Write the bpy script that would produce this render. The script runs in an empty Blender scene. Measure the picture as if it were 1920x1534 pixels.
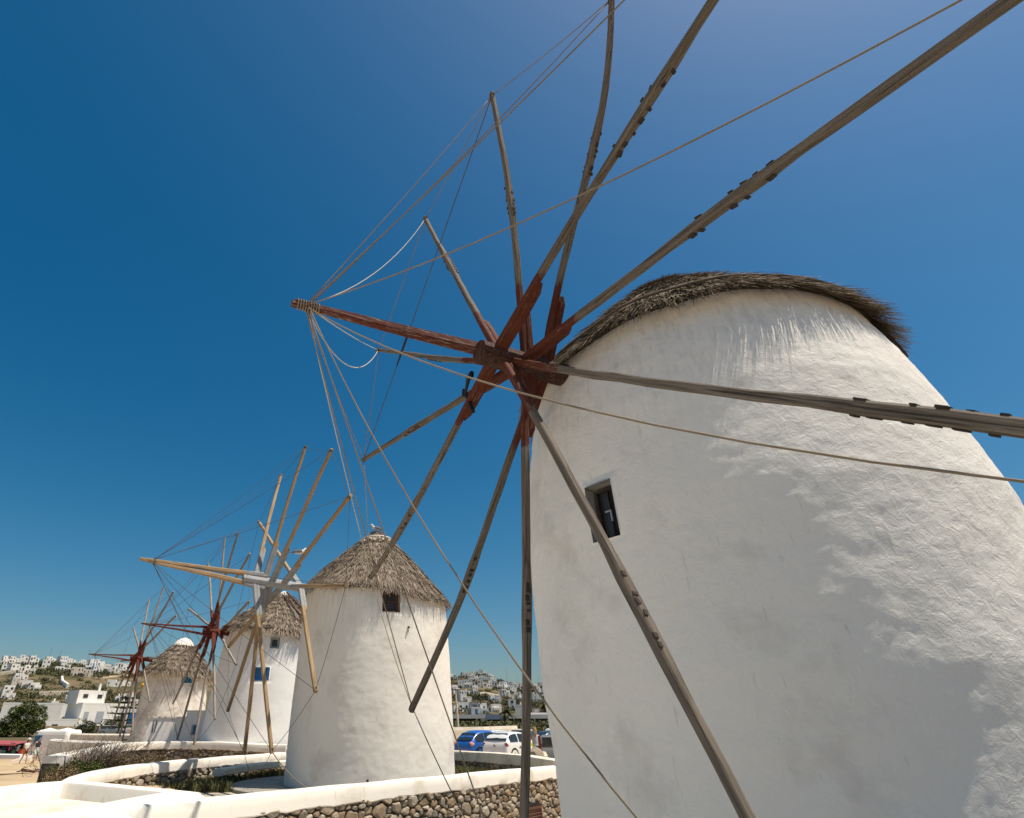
import bpy, bmesh, math, random
import numpy as np
from mathutils import Vector, Matrix, noise
# ------------------------------------------------------------------ camera, sky, sun, exposure
SC = bpy.context.scene
COL = SC.collection
R = math.radians
PITCH = math.atan(595 / 1023)
cam_d = bpy.data.cameras.new('camera')
cam = bpy.data.objects.new('camera', cam_d); COL.objects.link(cam)
cam.location = (0, 0, 0); cam.rotation_euler = (R(90) + PITCH, 0, 0)
cam_d.sensor_width = 36; cam_d.sensor_fit = 'HORIZONTAL'
cam_d.lens = 36 * 1023 / 1920
cam_d.shift_x = (960 - 770) / 1920
cam_d.clip_start = 0.05; cam_d.clip_end = 20000
SC.camera = cam
SUN_AZ, SUN_EL = R(106), R(66)
world = bpy.data.worlds.new('World'); SC.world = world; world.use_nodes = True
wt = world.node_tree; wt.nodes.clear()
sky = wt.nodes.new('ShaderNodeTexSky'); sky.sky_type = 'NISHITA'; sky.sun_disc = False
sky.sun_elevation = SUN_EL; sky.sun_rotation = SUN_AZ
sky.altitude = 0; sky.air_density = 1.1; sky.dust_density = 1.5; sky.ozone_density = 4.5
bg = wt.nodes.new('ShaderNodeBackground'); bg.inputs[1].default_value = 0.064
wo = wt.nodes.new('ShaderNodeOutputWorld')
hs = wt.nodes.new('ShaderNodeHueSaturation'); hs.inputs['Saturation'].default_value = 1.42; hs.inputs['Hue'].default_value = 0.487
wt.links.new(sky.outputs[0], hs.inputs['Color']); wt.links.new(hs.outputs[0], bg.inputs[0]); wt.links.new(bg.outputs[0], wo.inputs[0])
sun_d = bpy.data.lights.new('sun', 'SUN'); sun_d.energy = 4.35; sun_d.angle = R(0.53); sun_d.color = (1.0, 0.92, 0.80)
sun = bpy.data.objects.new('sun', sun_d); COL.objects.link(sun)
sdir = Vector((math.sin(SUN_AZ) * math.cos(SUN_EL), math.cos(SUN_AZ) * math.cos(SUN_EL), math.sin(SUN_EL)))
sun.rotation_euler = sdir.to_track_quat('Z', 'Y').to_euler(); sun.location = (20, -5, 40)
SC.view_settings.view_transform = 'Standard'; SC.view_settings.look = 'None'
SC.view_settings.exposure = 0.43; SC.view_settings.gamma = 1.0; SC.view_settings.use_curve_mapping = False
SC.render.engine = 'CYCLES'
rnd = random.Random(11)
PI = math.pi

# ------------------------------------------------------------------ helpers
def tag(o, label=None, cat=None, group=None, kind=None):
    if label: o['label'] = label
    if cat: o['category'] = cat
    if group: o['group'] = group
    if kind: o['kind'] = kind
    return o
WM = {}
def put(name, mesh, m=None, parent=None, world=None):
    o = bpy.data.objects.new(name, mesh); COL.objects.link(o)
    w = world.copy() if world is not None else Matrix()
    if m is not None and mesh is not None:
        if not mesh.materials: mesh.materials.append(m)
    if parent is not None:
        o.parent = parent; o.matrix_basis = WM[parent.name].inverted() @ w
    else: o.matrix_basis = w
    WM[o.name] = w
    return o
def empty(name, loc, label, cat, group=None, rz=0):
    w = Matrix.Translation(Vector(loc)) @ Matrix.Rotation(rz, 4, 'Z')
    o = put(name, None, None, None, w); o.empty_display_size = .3
    return tag(o, label, cat, group)
class MB:
    def __init__(s): s.v = []; s.f = []
    def quad(s, a, b, c, d):
        n = len(s.v); s.v += [tuple(a), tuple(b), tuple(c), tuple(d)]; s.f.append((n, n+1, n+2, n+3)); return s
    def tri(s, a, b, c):
        n = len(s.v); s.v += [tuple(a), tuple(b), tuple(c)]; s.f.append((n, n+1, n+2)); return s
    def box(s, c, size, M=None):
        n = len(s.v); x, y, z = size[0]/2, size[1]/2, size[2]/2
        for sx, sy, sz in ((-1,-1,-1),(1,-1,-1),(1,1,-1),(-1,1,-1),(-1,-1,1),(1,-1,1),(1,1,1),(-1,1,1)):
            p = Vector((sx*x, sy*y, sz*z))
            if M is not None: p = M @ p
            s.v.append((p[0]+c[0], p[1]+c[1], p[2]+c[2]))
        for q in ((0,3,2,1),(4,5,6,7),(0,1,5,4),(1,2,6,5),(2,3,7,6),(3,0,4,7)): s.f.append(tuple(n+i for i in q))
        return s
    def bar(s, p0, p1, w, h, up=(0,0,1)):
        p0 = Vector(p0); p1 = Vector(p1); d = (p1-p0); L = d.length; d.normalize()
        u = Vector(up); x = d.cross(u)
        if x.length < 1e-4: x = d.cross(Vector((1,0,0)))
        x.normalize(); y = x.cross(d); M = Matrix((x, d, y)).transposed()
        return s.box((p0+p1)/2, (w, L, h), M)
    def sweep(s, pts, wh, sec, up=(0,0,1), cap=True):
        pts = [Vector(p) for p in pts]; N = len(pts); n0 = len(s.v); K = len(sec)
        x = None
        for i, p in enumerate(pts):
            d = (pts[min(i+1, N-1)] - pts[max(i-1, 0)]).normalized()
            if x is None:
                x = d.cross(Vector(up))
                if x.length < 1e-3: x = d.cross(Vector((1, 0, 0)))
            else: x = x - d * x.dot(d)
            x.normalize(); y = x.cross(d)
            w = wh[i] if i < len(wh) else wh[-1]
            if not isinstance(w, tuple): w = (w, w)
            for a, b in sec: s.v.append(tuple(p + x*(a*w[0]) + y*(b*w[1])))
        for i in range(N-1):
            for k in range(K):
                a = n0+i*K+k; b = n0+i*K+(k+1) % K
                s.f.append((a, b, b+K, a+K))
        if cap:
            s.f.append(tuple(n0+k for k in reversed(range(K)))); s.f.append(tuple(n0+(N-1)*K+k for k in range(K)))
        return s
    def mesh(s, name, smooth=False):
        me = bpy.data.meshes.new(name); me.from_pydata(s.v, [], s.f); me.update()
        bm = bmesh.new(); bm.from_mesh(me); bmesh.ops.recalc_face_normals(bm, faces=bm.faces); bm.to_mesh(me); bm.free()
        if smooth: me.polygons.foreach_set('use_smooth', [True]*len(me.polygons))
        if smooth is True: me.set_sharp_from_angle(angle=R(32))
        return me
    def raw(s, name, smooth=False):
        me = bpy.data.meshes.new(name); me.from_pydata(s.v, [], s.f); me.update()
        if smooth: me.polygons.foreach_set('use_smooth', [True]*len(me.polygons))
        return me
def circ(n): return [(math.cos(2*PI*k/n), math.sin(2*PI*k/n)) for k in range(n)]
SQ = [(1,.7),(.7,1),(-.7,1),(-1,.7),(-1,-.7),(-.7,-1),(.7,-1),(1,-.7)]
C5, C8, C12 = circ(5), circ(8), circ(12)
def nz(x, y, z, sc=1.0): return noise.noise(Vector((x*sc, y*sc, z*sc)))
def lerp_tab(x, xs, ys):
    if x <= xs[0]: return ys[0]
    for i in range(1, len(xs)):
        if x <= xs[i]:
            t = (x-xs[i-1])/(xs[i]-xs[i-1]); return ys[i-1]+(ys[i]-ys[i-1])*t
    return ys[-1]

# ------------------------------------------------------------------ materials
def newmat(name):
    m = bpy.data.materials.new(name); m.use_nodes = True; nt = m.node_tree
    return m, nt, nt.nodes['Principled BSDF']
def N(nt, t, **kw):
    n = nt.nodes.new(t)
    for k, v in kw.items():
        if k in n.inputs: n.inputs[k].default_value = v
        else: setattr(n, k, v)
    return n
def ramp(nt, fac, stops):
    r = nt.nodes.new('ShaderNodeValToRGB'); e = r.color_ramp.elements
    while len(e) < len(stops): e.new(.5)
    for i, (p, c) in enumerate(stops): e[i].position = p; e[i].color = (*c, 1) if len(c) == 3 else c
    nt.links.new(fac, r.inputs[0]); return r.outputs[0]
def coords(nt, kind='Object', scale=(1,1,1)):
    tc = nt.nodes.new('ShaderNodeTexCoord'); mp = nt.nodes.new('ShaderNodeMapping')
    mp.inputs['Scale'].default_value = scale; nt.links.new(tc.outputs[kind], mp.inputs[0]); return mp.outputs[0]
def nse(nt, vec, scale, detail=4, rough=.6, dist=0):
    n = N(nt, 'ShaderNodeTexNoise', Scale=scale, Detail=detail, Roughness=rough, Distortion=dist)
    nt.links.new(vec, n.inputs['Vector']); return n.outputs['Fac']
def mixc(nt, fac, a, b, mode='MIX'):
    n = nt.nodes.new('ShaderNodeMix'); n.data_type = 'RGBA'; n.blend_type = mode
    for s, v in ((0, fac), (6, a), (7, b)):
        if isinstance(v, bpy.types.NodeSocket): nt.links.new(v, n.inputs[s])
        elif s == 0: n.inputs[0].default_value = v
        else: n.inputs[s].default_value = (*v, 1)
    return n.outputs[2]
def bump(nt, h, strength, dist, normal=None):
    b = N(nt, 'ShaderNodeBump', Strength=strength, Distance=dist); nt.links.new(h, b.inputs['Height'])
    if normal is not None: nt.links.new(normal, b.inputs['Normal'])
    return b.outputs[0]
def math_(nt, op, a, b=0.0, clamp=False):
    n = nt.nodes.new('ShaderNodeMath'); n.operation = op; n.use_clamp = clamp
    for i, v in enumerate((a, b)):
        if isinstance(v, bpy.types.NodeSocket): nt.links.new(v, n.inputs[i])
        else: n.inputs[i].default_value = v
    return n.outputs[0]
def simple(name, c1, c2=None, scale=4, rough=.8, bstr=0, bscale=30, bdist=.01, spec=.3, metallic=0, coat=0):
    m, nt, p = newmat(name); v = coords(nt)
    if c2 is None: c2 = tuple(x*.8 for x in c1)
    col = ramp(nt, nse(nt, v, scale), [(.35, c1), (.65, c2)])
    nt.links.new(col, p.inputs['Base Color']); p.inputs['Roughness'].default_value = rough
    p.inputs['Specular IOR Level'].default_value = spec; p.inputs['Metallic'].default_value = metallic
    p.inputs['Coat Weight'].default_value = coat
    if bstr: nt.links.new(bump(nt, nse(nt, v, bscale), bstr, bdist), p.inputs['Normal'])
    return m
def plaster(name, base=(.80,.765,.70), dirt=(.62,.56,.47), amount=.5, flake=.5, bdist=.02, stain=None, big=1.0, drips=None):
    m, nt, p = newmat(name); v = coords(nt)
    n1 = nse(nt, v, .9*big, 6, .65); col = ramp(nt, n1, [(.30, dirt), (.30+.25*amount+.02, base), (1, base)])
    n2 = nse(nt, v, 7*big, 5, .7); spot = ramp(nt, n2, [(.68, (0,0,0)), (.76, (1,1,1))])
    col = mixc(nt, math_(nt, 'MULTIPLY', spot, .25*amount), col, dirt)
    # thin dark scratches and runs, drawn out along the height
    vs = coords(nt, 'Object', (9, 9, 1.1)); n5 = nse(nt, vs, 2.2, 3, .6)
    sc = ramp(nt, n5, [(.665, (0,0,0)), (.70, (1,1,1))])
    col = mixc(nt, math_(nt, 'MULTIPLY', sc, .55*amount), col, tuple(x*.6 for x in dirt))
    if drips:
        sz = nt.nodes.new('ShaderNodeSeparateXYZ'); nt.links.new(v, sz.inputs[0])
        band = ramp(nt, math_(nt, 'DIVIDE', math_(nt, 'SUBTRACT', sz.outputs[2], drips[0]), drips[1]-drips[0]), [(0, (0,0,0)), (1, (1,1,1))])
        dn = ramp(nt, nse(nt, coords(nt, 'Object', (7, 7, .22)), 1.6, 5, .65), [(.47, (0,0,0)), (.64, (1,1,1))])
        col = mixc(nt, math_(nt, 'MULTIPLY', math_(nt, 'MULTIPLY', band, dn), .42), col, (.46,.43,.39))
    if stain:
        n3 = nse(nt, v, stain[0], 7, .7, .6); st = ramp(nt, n3, [(stain[1], (0,0,0)), (stain[1]+.07, (1,1,1))])
        col = mixc(nt, math_(nt, 'MULTIPLY', st, stain[3]), col, stain[2])
    nt.links.new(col, p.inputs['Base Color']); p.inputs['Roughness'].default_value = .9; p.inputs['Specular IOR Level'].default_value = .2
    fine = nse(nt, v, 55, 5, .65); med = nse(nt, v, 11, 6, .62, .8)
    vo = N(nt, 'ShaderNodeTexVoronoi', Scale=5.0); vo.feature = 'DISTANCE_TO_EDGE'
    wv = nt.nodes.new('ShaderNodeVectorMath'); wv.operation = 'MULTIPLY_ADD'
    nn = N(nt, 'ShaderNodeTexNoise', Scale=3.0, Detail=5.0); nt.links.new(v, nn.inputs['Vector'])
    nt.links.new(nn.outputs['Color'], wv.inputs[0]); wv.inputs[1].default_value = (.7,.7,.7); nt.links.new(v, wv.inputs[2])
    nt.links.new(wv.outputs[0], vo.inputs['Vector'])
    crack = ramp(nt, vo.outputs['Distance'], [(0, (0,0,0)), (.035, (1,1,1))])
    nrm = bump(nt, fine, .35, .006)
    nrm = bump(nt, med, .75*flake+.1, bdist, nrm)
    nrm = bump(nt, crack, .35*flake, bdist*.3, nrm)
    nt.links.new(nrm, p.inputs['Normal'])
    return m
def woodmat(name, c1, c2, c3, paint=None, pz=(0, 1.2), chips=.55, bstr=.6):
    """weathered timber, grain along local z; paint covers local z in pz with chipped edges"""
    m, nt, p = newmat(name); v = coords(nt, 'Object', (18, 18, .9)); v2 = coords(nt)
    g = nse(nt, v, 2.0, 6, .7, .4); col = ramp(nt, g, [(.3, c1), (.5, c2), (.72, c3)])
    oi = nt.nodes.new('ShaderNodeObjectInfo')
    col = mixc(nt, math_(nt, 'MULTIPLY', oi.outputs['Random'], .35), col, tuple(x*.6 for x in c2))
    cr = ramp(nt, nse(nt, coords(nt, 'Object', (40, 40, .7)), 1.5, 3, .5), [(.36, (1,1,1)), (.40, (0,0,0))])
    col = mixc(nt, math_(nt, 'MULTIPLY', cr, .7), col, tuple(x*.35 for x in c1))
    rough = .85
    if paint:
        sx = nt.nodes.new('ShaderNodeSeparateXYZ'); nt.links.new(v2, sx.inputs[0])
        n1 = nse(nt, coords(nt, 'Object', (6, 6, 2.2)), 2.2, 6, .7)
        z = math_(nt, 'ADD', sx.outputs[2], math_(nt, 'MULTIPLY', math_(nt, 'SUBTRACT', n1, .5), .7))
        mask = ramp(nt, math_(nt, 'DIVIDE', z, pz[1]), [(.93, (1,1,1)), (1.0, (0,0,0))])
        chip = ramp(nt, nse(nt, coords(nt, 'Object', (16, 16, 1.5)), 3.0, 7, .72), [(chips, (1,1,1)), (chips+.05, (0,0,0))])
        mk = math_(nt, 'MULTIPLY', mask, chip)
        pc = ramp(nt, nse(nt, v2, 3, 4), [(.3, paint), (.7, tuple(x*.7 for x in paint))])
        col = mixc(nt, mk, col, pc)
    nt.links.new(col, p.inputs['Base Color']); p.inputs['Roughness'].default_value = rough; p.inputs['Specular IOR Level'].default_value = .25
    nt.links.new(bump(nt, g, bstr, .012), p.inputs['Normal'])
    return m
def strawmat(name, stops, rough=.9, trans=0):
    m, nt, p = newmat(name); ge = nt.nodes.new('ShaderNodeNewGeometry'); v = coords(nt)
    f = math_(nt, 'ADD', math_(nt, 'MULTIPLY', ge.outputs['Random Per Island'], .62), math_(nt, 'MULTIPLY', nse(nt, v, 2.2, 4), .42))
    col = ramp(nt, f, stops)
    nt.links.new(col, p.inputs['Base Color']); p.inputs['Roughness'].default_value = rough; p.inputs['Specular IOR Level'].default_value = .15
    return m
def stonemat(name, stops):
    m, nt, p = newmat(name); v = coords(nt); oi = nt.nodes.new('ShaderNodeObjectInfo')
    f = math_(nt, 'ADD', math_(nt, 'MULTIPLY', oi.outputs['Random'], .75), math_(nt, 'MULTIPLY', nse(nt, v, 9, 6, .7), .35))
    col = ramp(nt, f, stops)
    sp = ramp(nt, nse(nt, v, 40, 4, .8), [(.45, (1,1,1)), (.62, (.55,.52,.48))])
    col = mixc(nt, .6, col, mixc(nt, 1.0, col, sp, 'MULTIPLY'))
    nt.links.new(col, p.inputs['Base Color']); p.inputs['Roughness'].default_value = .92; p.inputs['Specular IOR Level'].default_value = .2
    nt.links.new(bump(nt, nse(nt, v, 22, 6, .7), .8, .02), p.inputs['Normal'])
    return m
def carpaint(name, c, rough=.28):
    m, nt, p = newmat(name); v = coords(nt)
    nt.links.new(ramp(nt, nse(nt, v, 2), [(.3, c), (.8, tuple(x*.93 for x in c))]), p.inputs['Base Color'])
    p.inputs['Roughness'].default_value = rough; p.inputs['Coat Weight'].default_value = .6; p.inputs['Coat Roughness'].default_value = .06
    return m
MT = {}
MT['plaster1'] = plaster('plaster_near', (.84,.79,.715), (.69,.635,.56),   .5, .5, .022, stain=(.75, .67, (.66,.62,.53), .55), drips=(2.3, 4.2))
MT['plaster2'] = plaster('plaster_mid', (.81,.755,.665), (.63,.57,.49), .7, .22, .014, drips=(1.9, 3.7))
MT['plaster3'] = plaster('plaster_white', (.86,.83,.78), (.70,.66,.60), .35, .2, .01)
MT['plaster4'] = plaster('plaster_weathered', (.74,.69,.61), (.48,.41,.34), .9, .5, .02, stain=(1.1, .54, (.42,.35,.28), .6))
MT['lime'] = plaster('limewash', (.80,.745,.65), (.62,.545,.44), .65, .25, .012, big=1.5)
MT['lime_cream'] = plaster('limewash_cream', (.72,.65,.53), (.55,.47,.36), .8, .5, .012, big=2)
MT['wall_far'] = simple('house_white', (.82,.775,.70), (.75,.70,.62), .5, .9)
MT['wall_grey'] = simple('house_greyish', (.55,.52,.48), (.48,.45,.42), .5, .9)
MT['wall_tan'] = simple('house_tan', (.62,.53,.42), (.55,.46,.36), .5, .9)
MT['win_dark'] = simple('window_dark', (.03,.032,.035), (.05,.05,.05), 3, .25, spec=.5)
MT['shut_blue'] = simple('paint_blue', (.02,.13,.30), (.025,.16,.36), 6, .55)
MT['shut_bright'] = simple('paint_bright_blue', (.015,.22,.42), (.02,.26,.46), 6, .5)
MT['shut_brown'] = simple('paint_brown', (.13,.055,.035), (.09,.04,.025), 8, .6)
MT['frame_grey'] = simple('frame_grey', (.42,.42,.42), (.32,.33,.34), 8, .6)
MT['wood_dark'] = simple('wood_dark', (.055,.038,.027), (.03,.021,.016), 14, .8, .4, 60, .004)
MT['iron'] = simple('iron_black', (.012,.012,.012), (.02,.018,.016), 20, .55)
MT['spar1'] = woodmat('spar_weathered', (.075,.058,.042), (.165,.132,.10), (.27,.225,.175), (.12,.031,.015), (0, 1.15), .57)
MT['strut1'] = woodmat('strut_red', (.12,.09,.07), (.22,.17,.13), (.35,.29,.23), (.12,.031,.015), (0, 9), .57)
MT['shaft1'] = woodmat('shaft_darkred', (.05,.03,.02), (.10,.06,.045), (.17,.11,.085), (.06,.02,.013), (-9, 9), .5)
MT['bow1'] = woodmat('bowsprit_red', (.12,.09,.07), (.24,.19,.15), (.40,.33,.26), (.12,.027,.016), (0, 3.1), .53)
MT['spar2'] = woodmat('spar_pine', (.20,.125,.065), (.35,.235,.125), (.48,.345,.205), (.31,.305,.30), (0, 1.15), .72, .12)
MT['shaft2'] = woodmat('shaft_grey', (.40,.37,.34), (.52,.50,.47), (.6,.58,.55), (.40,.395,.39), (-9, 9), .62, .35)
MT['spar3'] = woodmat('spar_grey', (.16,.125,.10), (.30,.245,.20), (.44,.38,.32), (.125,.03,.018), (0, 1.35), .66)
MT['strut3'] = woodmat('strut_red_bright', (.2,.1,.08), (.3,.2,.16), (.4,.3,.25), (.13,.03,.018), (0, 9), .72)
MT['rope'] = simple('rope', (.25,.20,.14), (.20,.155,.105), 3, .9)
MT['rope_pale'] = simple('rope_pale', (.52,.47,.39), (.45,.40,.32), 3, .9)
MT['rope_dark'] = simple('rope_dark', (.11,.085,.065), (.08,.06,.045), 3, .9)
MT['thatch1'] = strawmat('straw_dry', [(.15, (.07,.05,.032)), (.45, (.185,.138,.092)), (.7, (.33,.255,.17)), (.95, (.50,.41,.285))])
MT['thatch2'] = strawmat('reed_brown', [(.12, (.085,.064,.045)), (.45, (.215,.165,.12)), (.7, (.335,.27,.20)), (.95, (.48,.40,.31))])
MT['thatch_core'] = simple('thatch_core', (.075,.053,.036), (.045,.032,.022), 12, .95, .8, 40, .03)
MT['mortar'] = simple('mortar_dark', (.11,.085,.06), (.06,.048,.035), 10, .95, .8, 40, .02)
MT['stone'] = stonemat('rubble_stone', [(.1, (.17,.12,.075)), (.35, (.30,.225,.145)), (.55, (.25,.225,.19)), (.75, (.40,.315,.215)), (1, (.47,.43,.35))])
MT['stone_b'] = stonemat('rubble_stone_grey', [(.1, (.15,.12,.09)), (.4, (.28,.235,.18)), (.7, (.36,.30,.23)), (1, (.42,.39,.33))])

# ------------------------------------------------------------------ ground
RIDGE_A = [-60,-36,-30,-25,-10,4,6.9,8.5,10.7,13,20,40,70]
RIDGE_V = [.05,.076,.077,.071,.06,.068,.073,.062,.053,.053,.045,.03,.0]
def ground_z(x, y):
    d = math.hypot(x, y); az = math.degrees(math.atan2(x, y))
    rv = lerp_tab(abs(az) if az > 70 else az, RIDGE_A, RIDGE_V) if -75 < az < 75 else (0.0 if abs(az) > 90 else .05*(90-abs(az))/15 if az < 0 else 0.0)
    zl = rv*640; zr = rv*900
    L = lerp_tab(d, [0,15,20,58,84,130,260,400,520,640,720,2500], [-1.7,-1.3,-1.35,-2.5,-1.7,-.3,max(-.3,.07*zl),max(-.3,.31*zl),max(-.3,.61*zl),zl,zl,-4])
    Q = lerp_tab(d, [0,19.4,20.6,45,85,130,190,300,500,700,900,1000,3000], [-2.8,-2.8,-1.75,-1.7,-.5,-.15,.1,max(.8,.117*zr),max(.8,.34*zr),max(.8,.72*zr),zr,zr,-4])
    t = min(1, max(0, (az+22)/17)); t = t*t*(3-2*t)
    if az > 90 or az < -90: t = 1
    return L*(1-t)+Q*t
def polar(az, d): return Vector((d*math.sin(R(az)), d*math.cos(R(az)), 0))
def make_ground():
    azs = []; a = -180.0
    while a < 180:
        azs.append(a); a += .6 if -46 <= a < 40 else 4
    ds = [0.6, 4, 8]; d = 11.0
    while d < 3200: ds.append(d); d *= 1.045 if d < 1200 else 1.2
    ds += [4500, 8000]
    v = [(0, 0, -2.0)]; f = []
    for d in ds:
        for az in azs:
            p = polar(az, d); z = ground_z(p.x, p.y)
            if d > 110: z += nz(p.x, p.y, 0, .03)*min(1.2, (d-110)/150) + nz(p.x, p.y, 5, .11)*.35
            elif d > 22: z += nz(p.x, p.y, 0, .25)*.06 + nz(p.x, p.y, 0, 1.1)*.025
            v.append((p.x, p.y, z))
    n = len(azs)
    for k in range(n): f.append((0, 1+(k+1) % n, 1+k))
    for j in range(len(ds)-1):
        for k in range(n):
            a = 1+j*n+k; b = 1+j*n+(k+1) % n; f.append((a, b, b+n, a+n))
    me = bpy.data.meshes.new('ground'); me.from_pydata(v, [], f); me.update()
    me.polygons.foreach_set('use_smooth', [True]*len(me.polygons))
    bm = bmesh.new(); bm.from_mesh(me); bmesh.ops.recalc_face_normals(bm, faces=bm.faces)
    bm.to_mesh(me); bm.free()
    m, nt, p = newmat('ground_earth'); vv = coords(nt)
    sand = ramp(nt, nse(nt, vv, .35, 7, .65), [(.25, (.30,.20,.115)), (.5, (.47,.345,.21)), (.75, (.55,.42,.27))])
    hill = ramp(nt, nse(nt, vv, .022, 8, .68), [(.30, (.05,.05,.022)), (.46, (.105,.088,.045)), (.60, (.17,.125,.072)), (.74, (.25,.185,.11))])
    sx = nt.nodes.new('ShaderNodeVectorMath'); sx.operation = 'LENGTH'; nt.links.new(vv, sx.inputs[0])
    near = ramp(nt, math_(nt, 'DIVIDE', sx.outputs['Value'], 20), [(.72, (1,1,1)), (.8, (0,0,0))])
    pale = ramp(nt, nse(nt, vv, 1.2, 6, .6), [(.3, (.66,.61,.53)), (.7, (.76,.72,.65))])  # unseen ground around the camera, made pale to bounce light onto shaded walls
    sand = mixc(nt, near, sand, pale)
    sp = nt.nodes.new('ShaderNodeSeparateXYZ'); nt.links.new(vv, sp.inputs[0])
    slab = ramp(nt, nse(nt, vv, 2.0, 6, .6), [(.3, (.06,.056,.05)), (.7, (.11,.10,.09))])  # no slabs: unseen ground at right, darkened to cut bounce on the near mill
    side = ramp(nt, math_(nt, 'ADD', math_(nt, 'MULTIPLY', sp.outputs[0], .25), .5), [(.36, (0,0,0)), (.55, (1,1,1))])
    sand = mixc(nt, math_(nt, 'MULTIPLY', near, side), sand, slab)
    far = ramp(nt, math_(nt, 'DIVIDE', sx.outputs['Value'], 200), [(.3, (0,0,0)), (.42, (1,1,1))])
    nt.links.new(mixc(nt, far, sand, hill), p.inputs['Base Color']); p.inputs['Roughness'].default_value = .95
    p.inputs['Specular IOR Level'].default_value = .1
    nt.links.new(bump(nt, nse(nt, vv, 6, 6, .7), .5, .03), p.inputs['Normal'])
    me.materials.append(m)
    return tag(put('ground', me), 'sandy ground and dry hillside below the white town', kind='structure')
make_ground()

# ------------------------------------------------------------------ rubble walls with whitewashed tops
def resample(pts, step):
    pts = [Vector(p) for p in pts]; out = []
    for i in range(len(pts)-1):
        p0 = pts[max(i-1, 0)]; p1 = pts[i]; p2 = pts[i+1]; p3 = pts[min(i+2, len(pts)-1)]
        n = max(1, int((p2-p1).length/step))
        for k in range(n):
            t = k/n
            out.append(.5*((2*p1)+(p2-p0)*t+(2*p0-5*p1+4*p2-p3)*t*t+(3*p1-p0-3*p2+p3)*t**3))
    out.append(pts[-1].copy()); return out
def clip(poly, mx, my, nx, ny):
    out = []
    for i in range(len(poly)):
        a = poly[i]; b = poly[(i+1) % len(poly)]
        da = (a[0]-mx)*nx+(a[1]-my)*ny; db = (b[0]-mx)*nx+(b[1]-my)*ny
        if da <= 0: out.append(a)
        if (da < 0) != (db < 0) and abs(da-db) > 1e-9:
            t = da/(da-db); out.append((a[0]+(b[0]-a[0])*t, a[1]+(b[1]-a[1])*t))
    return out
def rubble_cells(s0, s1, t0, t1, size, rn):
    asp = 1.45; pts = []; tries = 0
    while tries < 6000:
        tries += 1
        q = (rn.uniform(s0, s1), rn.uniform(t0, t1), size*rn.choice((.55,.7,.8,1,1,1.25,1.6)))
        if all(((q[0]-p[0])/asp)**2+(q[1]-p[1])**2 > (.42*(q[2]+p[2]))**2 for p in pts): pts.append(q)
    cells = []
    for i, p in enumerate(pts):
        poly = [(s0,t0),(s1,t0),(s1,t1),(s0,t1)]
        for j, q in enumerate(pts):
            if i == j or abs(q[0]-p[0]) > size*5: continue
            # metric stretched along the wall, weighted by stone size
            dx = (q[0]-p[0])/asp; dy = q[1]-p[1]; w = p[2]/(p[2]+q[2])
            mx = p[0]+(q[0]-p[0])*w; my = p[1]+(q[1]-p[1])*w
            poly = clip(poly, mx, my, dx/asp, dy)
            if len(poly) < 3: break
        if len(poly) >= 3: cells.append(poly)
    return cells
def stone_mesh(poly, depth, rn, gap):
    cx = sum(p[0] for p in poly)/len(poly); cy = sum(p[1] for p in poly)/len(poly)
    # shrink by gap, cut the corners, roughen
    q = []
    for x, y in poly:
        d = math.hypot(x-cx, y-cy); k = max(.35, (d-gap)/max(d, 1e-4)); q.append((cx+(x-cx)*k, cy+(y-cy)*k))
    r = []
    for i in range(len(q)):
        a, b = q[i], q[(i+1) % len(q)]
        if math.hypot(a[0]-b[0], a[1]-b[1]) < .02: r.append(((a[0]+b[0])/2, (a[1]+b[1])/2)); continue
        r.append((a[0]*.78+b[0]*.22, a[1]*.78+b[1]*.22)); r.append((a[0]*.22+b[0]*.78, a[1]*.22+b[1]*.78))
    if len(r) > 13: r = r[::2]
    return (cx, cy), r
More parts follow.
